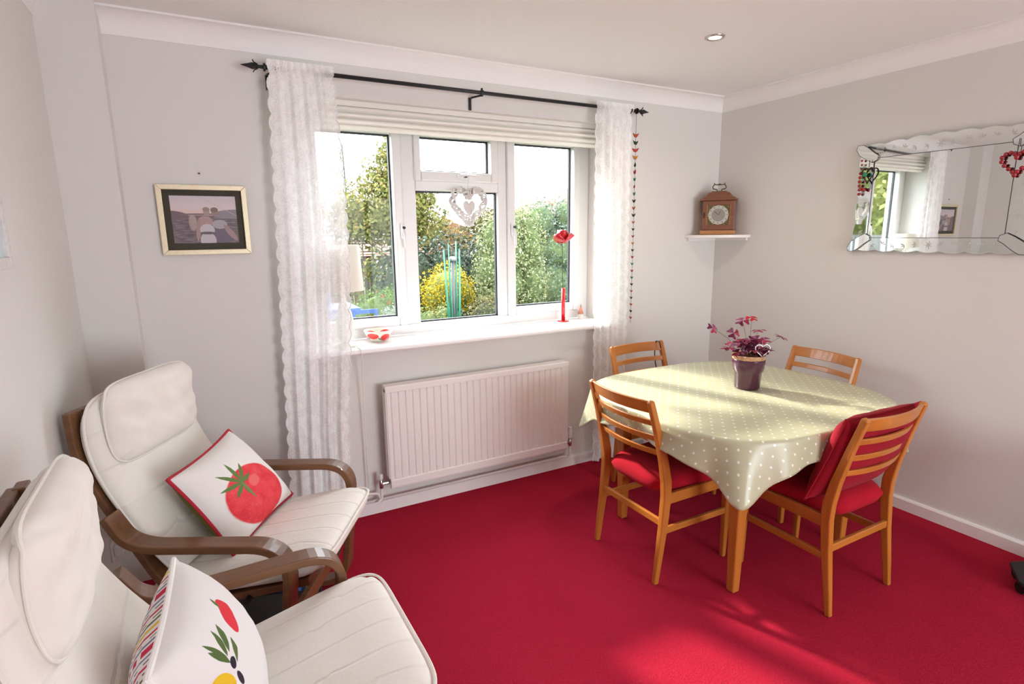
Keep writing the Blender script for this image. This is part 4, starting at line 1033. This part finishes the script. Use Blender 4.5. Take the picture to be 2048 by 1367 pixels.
# ================================================================== GARDEN
GZ = -.15
plain('lawn', (0.035, 0.049, 0.014), .95, var=.3, vscale=3, bump=(30, .3)); plain('bark', (.04, .032, .024), .95, var=.3, vscale=20, bump=(30, .5)); plain('fence_brown', (0.044, 0.0336, 0.0256), .9, var=.25, vscale=9)
plain('fence_grey', (0.072, 0.0704, 0.068), .9, var=.15, vscale=7); plain('blue_paint', (0.0072, 0.036, 0.15), .45); plain('brick_red', (0.084, 0.0231, 0.0126), .9, var=.15, vscale=20); plain('roof_tile', (0.0798, 0.0357, 0.0231), .9, var=.15, vscale=12)
plain('render_white', (0.171, 0.1665, 0.1598), .8); plain('green_plastic', (0.003, 0.0825, 0.0465), .45); plain('galvanised', (0.0385, 0.0434, 0.042), .5, metal=.3); plain('cap_grey', (0.084, 0.084, 0.0805), .5)
o = MB().box(-26, 34, .30, 60, GZ-.2, GZ).build('ground_garden', 'lawn', None); o['kind'] = 'structure'
def wpt(px, py, Y):
    """world point on the plane y = Y seen at photo pixel (px, py)"""
    d = _f+_r*((px-1024)/FPX)-_u*((py-683.5)/FPX); t = (Y-CAM.y)/d.y; return CAM+d*t
def ico(r, sub=2):
    import bmesh
    bm = bmesh.new(); bmesh.ops.create_icosphere(bm, subdivisions=sub, radius=r); vs = [tuple(v.co) for v in bm.verts]; fs = [tuple(v.index for v in f.verts) for f in bm.faces]; bm.free(); return vs, fs
def foliage(blobs, n, leaf, seed, asp=.55, shell=.45, core=True, up=0.):
    """blobs: (x,y,z,rx,ry,rz) relative; returns MB of leaves over dark cores"""
    rnd = random.Random(seed); m = MB(); tot = sum(b[3]*b[5]+b[4]*b[5]+b[3]*b[4] for b in blobs)
    for bx, by, bz, rx, ry, rz in blobs:
        k = int(n*(rx*rz+ry*rz+rx*ry)/tot)
        for _ in range(k):
            z = rnd.uniform(-1, 1); a = rnd.uniform(0, 2*PI); s = math.sqrt(1-z*z); d = Vector((s*math.cos(a), s*math.sin(a), z))
            rad = 1-shell*rnd.random()**1.5+.10*rnd.random()
            lump = 1+.10*math.sin(5*a+7*z+seed)+.07*math.sin(11*z+3*a)
            p = Vector((bx+d.x*rx*rad*lump, by+d.y*ry*rad*lump, bz+d.z*rz*rad*lump))
            nrm = (d+Vector((rnd.gauss(0, .6), rnd.gauss(0, .6), rnd.gauss(0, .6)+up))).normalized(); t = nrm.orthogonal().normalized(); t = Matrix.Rotation(rnd.uniform(0, 6.28), 3, nrm) @ t; b2 = nrm.cross(t)
            L = leaf*rnd.uniform(.6, 1.3); Wd = L*asp
            o = len(m.v); m.v += [tuple(p-t*L*.5), tuple(p+b2*Wd*.5+nrm*L*.06), tuple(p+t*L*.5), tuple(p-b2*Wd*.5+nrm*L*.06)]; m.f.append((o, o+1, o+2, o+3))
    return m
def plant(name, label, cat, c, blobs, n, leaf, mat, seed, coremat=None, trunk=None, group=None, flowers=None, **k):
    o = empty(name, (c[0], c[1], GZ)); tag(o, label, cat, group)
    bl = [(x, y, z-GZ, a, b_, e) for x, y, z, a, b_, e in blobs]
    f = foliage(bl, n, leaf, seed, **k).build('foliage', mat, o); f['kind'] = 'stuff'
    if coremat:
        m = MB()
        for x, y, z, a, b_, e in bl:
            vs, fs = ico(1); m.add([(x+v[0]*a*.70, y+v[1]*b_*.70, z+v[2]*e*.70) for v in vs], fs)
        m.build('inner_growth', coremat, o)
    if trunk:
        r0, h_ = trunk; MB().tube([(0, 0, 0), (.03, .02, h_*.5), (-.02, 0, h_)], [r0, r0*.8, r0*.45], 10).build('trunk', 'bark', o, smooth=True)
    if flowers:
        fm, cnt, fl = flowers; q = foliage(bl, cnt, fl, seed+99, asp=.9, shell=.08).build('blossom', fm, o); q['kind'] = 'stuff'
    return o
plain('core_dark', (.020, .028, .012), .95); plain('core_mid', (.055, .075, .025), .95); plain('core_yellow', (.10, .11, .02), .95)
leafmat('leaf_tree', [(0, (.075, .085, .020)), (.4, (.14, .15, .035)), (.75, (.21, .20, .05)), (1, (.25, .17, .06))], k=.68)
leafmat('leaf_ivy', [(0, (.018, .035, .018)), (.5, (.045, .075, .04)), (.9, (.09, .13, .08)), (1, (.22, .28, .20))], .3, .2)
leafmat('leaf_variegated', [(0, (.10, .15, .045)), (.3, (.22, .28, .10)), (.6, (.42, .45, .20)), (1, (.66, .66, .40))])
leafmat('leaf_lime', [(0, (.15, .20, .05)), (.5, (.30, .36, .10)), (1, (.48, .48, .18))])
leafmat('leaf_blue', [(0, (.10, .16, .10)), (.5, (.20, .28, .19)), (1, (.34, .42, .30))])
leafmat('leaf_yellow', [(0, (.45, .34, .01)), (.5, (.68, .50, .015)), (1, (.80, .62, .04))])
leafmat('leaf_bright', [(0, (.08, .17, .025)), (.5, (.16, .28, .05)), (1, (.26, .36, .09))])
leafmat('leaf_silver', [(0, (.20, .26, .19)), (.5, (.36, .42, .33)), (1, (.50, .54, .45))])
leafmat('leaf_autumn', [(0, (.26, .12, .03)), (.4, (.40, .20, .05)), (.7, (.32, .26, .07)), (1, (.20, .22, .06))])
leafmat('leaf_far', [(0, (.10, .14, .07)), (1, (.22, .26, .13))]); leafmat('leaf_bronze', [(0, (.10, .08, .03)), (.5, (.22, .17, .06)), (1, (.30, .30, .12))])
leafmat('petal_red', [(0, (.60, .05, .07)), (1, (.75, .12, .12))], .5, .3); leafmat('petal_orange', [(0, (.70, .18, .08)), (1, (.75, .30, .15))], .5, .3)
# big tree
b0 = wpt(792, 600, 9.9)
plant('garden_tree', 'tall olive green tree seen through the left window pane', 'tree', b0, [(-.35, 0, 1.72, 1.15, .9, .55), (-.15, 0, 2.15, 1.05, .85, .70), (.0, 0, 2.75, .60, .5, .60), (.05, 0, 3.25, .30, .28, .45), (.50, 0, 1.85, .75, .7, .70), (-.95, .1, 1.85, .60, .55, .50), (.66, .1, 2.35, .45, .4, .5)], 17000, .10, 'leaf_tree', 1, None, (.13, 2.9), shell=.85)
b0 = wpt(706, 600, 14.0)
plant('birch_tree', 'wispy pale birch rising beside the lace curtain', 'tree', b0, [(-.1, 0, 2.3, .35, .35, 1.3), (-.1, 0, 3.6, .2, .2, .9), (-.7, 0, 2.2, .9, .6, 1.0)], 1300, .07, 'leaf_far', 2, None, (.04, 4.2), shell=.95)
# fence with trellis
fy = 11.2
def fence(x0, x1, y, zt, mat, name, label, tre):
    f = empty(name, (x0, y, GZ)); tag(f, label, 'fence'); n = int((x1-x0)/.14)
    for i in range(n):
        b_ = MB().box(0, .128, 0, .02, 0, zt-GZ).build('board', mat, f) if i == 0 else f.children[0].copy()
        if i: COL.objects.link(b_)
        b_.parent = f; b_.location = (i*.14, .012*(i % 2), 0)
    MB().box(0, x1-x0, -.03, .0, zt-GZ-.03, zt-GZ+.02).build('top_rail', mat, f)
    if tre:
        k = int((x1-x0)/.24)
        for i in range(k+1): MB().box(i*.24-.012, i*.24+.012, -.02, 0, zt-GZ, zt-GZ+.62).build('trellis_upright', mat, f)
        for j in range(3): MB().box(0, x1-x0, -.03, -.018, zt-GZ+.20*j+.18, zt-GZ+.20*j+.205).build('trellis_rail', mat, f)
    return f
pA, pB = wpt(640, 520, fy), wpt(845, 525, fy)
fence(-8.2, pB.x+3.2, fy, pA.z-.02, 'fence_brown', 'garden_fence', 'dark brown board fence topped with square trellis at the garden end', True)
# neighbouring brick house behind the trellis
def house(name, label, c, w_, d_, h_, wall, roof, wins, ridge, along=0):
    o = empty(name, c); tag(o, label, 'house'); MB().box(-w_/2, w_/2, 0, d_, 0, h_).build('walls', wall, o)
    if along == 0: MB().prism([(-.25, h_-.1), (d_/2, h_+ridge), (d_+.25, h_-.1)], 0, -w_/2-.2, w_/2+.2).build('roof', roof, o)
    else: MB().prism([(-w_/2-.3, h_-.1), (0, h_+ridge), (w_/2+.3, h_-.1)], 1, -.25, d_+.2).build('roof', roof, o)
    for x, z, ww, hh in wins:
        f = MB().box(x-ww/2, x+ww/2, -.06, .02, z-hh/2, z+hh/2).build('window_frame', 'render_white', o); MB().box(x-ww/2+.07, x+ww/2-.07, -.075, -.06, z-hh/2+.07, z+hh/2-.07).build('pane', 'gasket', f)
    return o
c = wpt(742, 512, 26); house('brick_house', 'low red brick house glimpsed through the trellis', (c.x, 26, -.4), 7, 6, c.z+.4+.12, 'brick_red', 'roof_tile', [(-2.6, .9, .7, .5)], .7)
c = wpt(908, 462, 48); house('white_house', 'distant white gabled house beyond the hedge in the middle pane', (c.x, 48, -.5), 2.6, 6, c.z+.5+.35, 'render_white', 'roof_tile', [(-.6, 1.6, .6, .6), (.6, 1.6, .6, .6)], .45, 1)
c = wpt(932, 470, 40); house('tiled_cottage', 'low far cottage with terracotta roof below the wicker heart', (c.x, 40, -.5), 2.2, 5, c.z+.5-.35, 'render_white', 'roof_tile', [(0, .8, .6, .5)], .55)
c = wpt(1150, 376, 15); house('gabled_house', 'brick gabled house rising behind the shrubs in the right pane', (c.x+2.2, 15, -.2), 4.6, 6, c.z-1.0, 'brick_red', 'roof_tile', [(-.6, 2.3, .9, .9)], 1.5, 1)
# mid distance
b0 = wpt(895, 470, 20)
plant('autumn_tree', 'orange-brown autumn tree beyond the hedge', 'tree', b0, [(-.2, 0, 1.75, .60, .6, .55), (-.7, .3, 1.4, .6, .6, .5), (.5, .3, 1.3, .7, .6, .4), (0, 0, 1.0, 1.2, .8, .6)], 2600, .14, 'leaf_autumn', 4, None, (.15, 1.5), shell=.9)
b0 = wpt(891, 470, 58)
plant('spruce_tree', 'thin dark spruce poking up far behind the autumn tree', 'tree', b0, [(0, 0, 3.9, .35, .35, .7), (0, 0, 3.0, .75, .7, .6), (0, 0, 2.3, 1.1, 1, .6)], 900, .25, 'leaf_far', 5, None, (.12, 4.6), shell=.95)
b0 = wpt(965, 470, 25)
plant('garden_tree', 'yellow-green tree behind the wicker heart in the middle pane', 'tree', b0, [(0, 0, 1.9, 1.2, 1, .9), (.7, 0, 2.2, .8, .8, .8), (-.9, 0, 1.3, .9, .9, .7)], 4200, .17, 'leaf_bronze', 6, None, (.14, 2.0), shell=.9)
b0 = wpt(930, 520, 7.6)
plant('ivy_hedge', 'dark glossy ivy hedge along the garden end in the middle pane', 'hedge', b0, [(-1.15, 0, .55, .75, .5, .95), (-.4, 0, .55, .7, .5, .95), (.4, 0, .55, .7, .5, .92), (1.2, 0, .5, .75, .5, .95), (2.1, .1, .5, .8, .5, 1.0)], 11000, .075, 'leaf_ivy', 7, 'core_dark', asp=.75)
b0 = wpt(895, 600, 6.0)
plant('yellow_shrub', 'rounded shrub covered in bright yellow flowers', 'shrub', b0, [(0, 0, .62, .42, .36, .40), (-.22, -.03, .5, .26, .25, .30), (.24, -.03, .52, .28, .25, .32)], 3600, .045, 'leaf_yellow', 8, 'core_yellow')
b0 = wpt(865, 640, 5.4)
plant('lime_shrub', 'low lime green shrub at the foot of the middle pane', 'shrub', b0, [(-.1, 0, .12, .28, .25, .28), (.22, 0, .18, .24, .2, .26), (-.4, .05, .25, .25, .2, .3)], 2600, .04, 'leaf_lime', 9, 'core_mid')
b0 = wpt(1010, 560, 4.9)
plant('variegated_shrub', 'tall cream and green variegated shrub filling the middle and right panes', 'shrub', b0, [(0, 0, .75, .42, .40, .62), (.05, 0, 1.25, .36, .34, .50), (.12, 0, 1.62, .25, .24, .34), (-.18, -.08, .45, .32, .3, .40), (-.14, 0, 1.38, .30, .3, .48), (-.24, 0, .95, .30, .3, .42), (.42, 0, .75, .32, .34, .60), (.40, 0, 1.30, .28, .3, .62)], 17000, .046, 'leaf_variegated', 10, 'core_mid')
b0 = wpt(1108, 560, 5.6)
plant('mixed_shrub', 'blue-green shrub with orange blooms behind the red poppy', 'shrub', b0, [(-.05, 0, .6, .50, .45, .62), (.05, 0, 1.2, .48, .42, .55), (.35, 0, 1.75, .45, .4, .45), (.55, 0, .9, .45, .4, .8), (-.2, .1, 1.7, .35, .35, .38)], 10000, .052, 'leaf_blue', 11, 'core_mid', flowers=('petal_orange', 26, .085))
b0 = wpt(975, 640, 4.3)
plant('bronze_shrub', 'low bronze and green bush at the base of the variegated shrub', 'shrub', b0, [(0, 0, .32, .30, .25, .34), (.25, 0, .35, .25, .22, .32)], 2600, .042, 'leaf_bronze', 12, 'core_dark')
b0 = wpt(755, 610, 6.4)
plant('geranium_bush', 'bright green bush with red flowers beside the blue bench', 'shrub', b0, [(0, 0, .22, .38, .3, .42), (-.28, 0, .1, .25, .22, .30), (.25, 0, .28, .25, .22, .36)], 3600, .045, 'leaf_bright', 13, 'core_mid', flowers=('petal_red', 12, .075))
b0 = wpt(782, 640, 5.0)
plant('lavender_bush', 'silvery grey lavender bush in front of the geranium bush', 'shrub', b0, [(0, 0, .22, .20, .2, .28), (-.14, 0, .12, .15, .15, .22)], 2200, .05, 'leaf_silver', 14, 'core_mid', asp=.25, up=1.0)
b0 = wpt(745, 570, 8.7)
plant('climbing_shrub', 'sparse climbing shrub in front of the brown fence', 'shrub', b0, [(0, 0, .75, .75, .2, .5), (-.6, 0, .45, .5, .2, .4)], 900, .09, 'leaf_tree', 15, None, shell=.95)
# planting further left, behind the lace curtain
for k_, (x_, y_, r_) in enumerate(((-2.9, 9.6, .55), (-4.7, 9.4, .60), (-6.5, 9.3, .6))):
    plant('laurel_shrub', ('bright green shrub by the brown fence nearest the olive tree', 'olive brown shrub halfway along the brown fence behind the lace', 'dark ivy coloured shrub at the far left end of the brown fence')[k_], 'shrub', (x_, y_, 0), [(0, 0, .55, r_, .6, .75), (.3, 0, .95, r_*.7, .5, .55)], 2600, .085, ('leaf_bright', 'leaf_tree', 'leaf_ivy')[k_], 40+k_, 'core_mid', group='shrubs along the brown fence')
for k_, (x_, y_, h_) in enumerate(((-4.2, 17, 1.9), (-8.0, 19, 2.6))):
    plant('garden_tree', ('shorter pale tree beyond the brown fence behind the lace curtain', 'taller pale tree at the far left beyond the brown fence')[k_], 'tree', (x_, y_, 0), [(0, 0, h_, 1.6, 1.4, 1.3), (.9, 0, h_-.5, 1.1, 1, .9), (-.8, 0, h_+.6, 1.0, 1, .9)], 3600, .18, 'leaf_far', 50+k_, None, (.14, h_), group='trees beyond the brown fence', shell=.9)
# left boundary, mirrored in the wall mirror
hd = plant('boundary_hedge', 'tall yellow-green hedge on the left side of the garden', 'hedge', (-9.5, 5.5, 0), [(0, -3+1.4*i, 2.0, .9, 1.0, 1.9) for i in range(7)], 22000, .15, 'leaf_lime', 16, 'core_yellow')
fg = empty('garden_fence', (-8.2, 1.5, GZ)); tag(fg, 'grey board fence along the left side of the garden', 'fence')
for i in range(44):
    b_ = MB().box(0, .02, 0, .15, 0, 1.55).build('board', 'fence_grey', fg) if i == 0 else fg.children[0].copy()
    if i: COL.objects.link(b_)
    b_.parent = fg; b_.location = (.01*(i % 2), i*.16, 0)
# rotary clothes line
c = wpt(905, 512, 4.2); rt = empty('rotary_clothes_line', (c.x, 4.2, GZ)); tag(rt, 'folded rotary clothes line with grey pole and green arms in the garden', 'clothes line')
H = c.z-GZ
MB().lathe([(.022, 0), (.022, H-.02)], 12).build('pole', 'galvanised', rt, smooth=True); MB().lathe([(.024, H-.075), (.052, H-.06), (.055, H-.03), (.030, H-.004), (.001, H)], 16).build('pole_cap', 'cap_grey', rt, smooth=True)
for k, (dx, dy, lean, top, rr_) in enumerate(((-.125, .0, .09, .09, .016), (-.035, .05, .01, .17, .010), (.065, .02, -.05, .20, .016), (.085, -.04, -.055, .10, .013), (.13, .05, -.04, -.02, .008), (-.06, -.04, .03, -.02, .008))):
    MB().tube([(dx+lean, dy, .05), (dx+lean*.4, dy, H*.5), (dx, dy, H+top)], [rr_*.7, rr_*1.1, rr_*.6], 8).build('folded_arm', 'green_plastic', rt, smooth=True)
MB().box(-.085, -.06, -.03, .0, .30, .34).build('clip', 'black_plastic', rt); MB().tube([(.03, -.03, .12), (.09, -.04, .25), (.14, -.03, .12)], .006, 6).build('line_cord', 'green_plastic', rt)
# blue bench and table
c = wpt(752, 617, 4.8); bn = empty('garden_bench', (c.x, 4.8, GZ)); tag(bn, 'blue painted wooden garden bench outside the left pane', 'bench'); H = c.z-GZ
for z0, z1 in ((H-.055, H), (H-.165, H-.115), (H-.28, H-.23)): MB().box(-.62, .0, -.015, .015, z0, z1).build('back_rail', 'blue_paint', bn)
for x in (-.62, -.31, -.0): MB().box(x-.02, x+.02, -.02, .02, 0, H).build('post', 'blue_paint', bn)
for k in range(4): MB().box(-.62, 0, -.40+.1*k, -.32+.1*k, .30, .325).build('seat_slat', 'blue_paint', bn)
for x in (-.60, -.02): MB().box(x-.02, x+.02, -.40, -.36, 0, .30).build('front_leg', 'blue_paint', bn)
c = wpt(660, 613, 3.75); tb = empty('garden_table', (c.x, 3.75, GZ)); tag(tb, 'blue garden table seen through the lace curtain', 'table'); H = c.z-GZ
for k in range(5): MB().box(-.5, .28, -.30+.12*k, -.19+.12*k, H-.03, H).build('slat', 'blue_paint', tb)
for x in (-.45, .2):
    for y in (-.25, .25): MB().box(x-.025, x+.025, y-.025, y+.025, 0, H-.03).build('leg', 'blue_paint', tb)
m = MB(); m.tube([(-.02, .05, H), (-.02, .05, H+.16)], .045, 12); m.build('parasol_socket', 'blue_paint', tb)
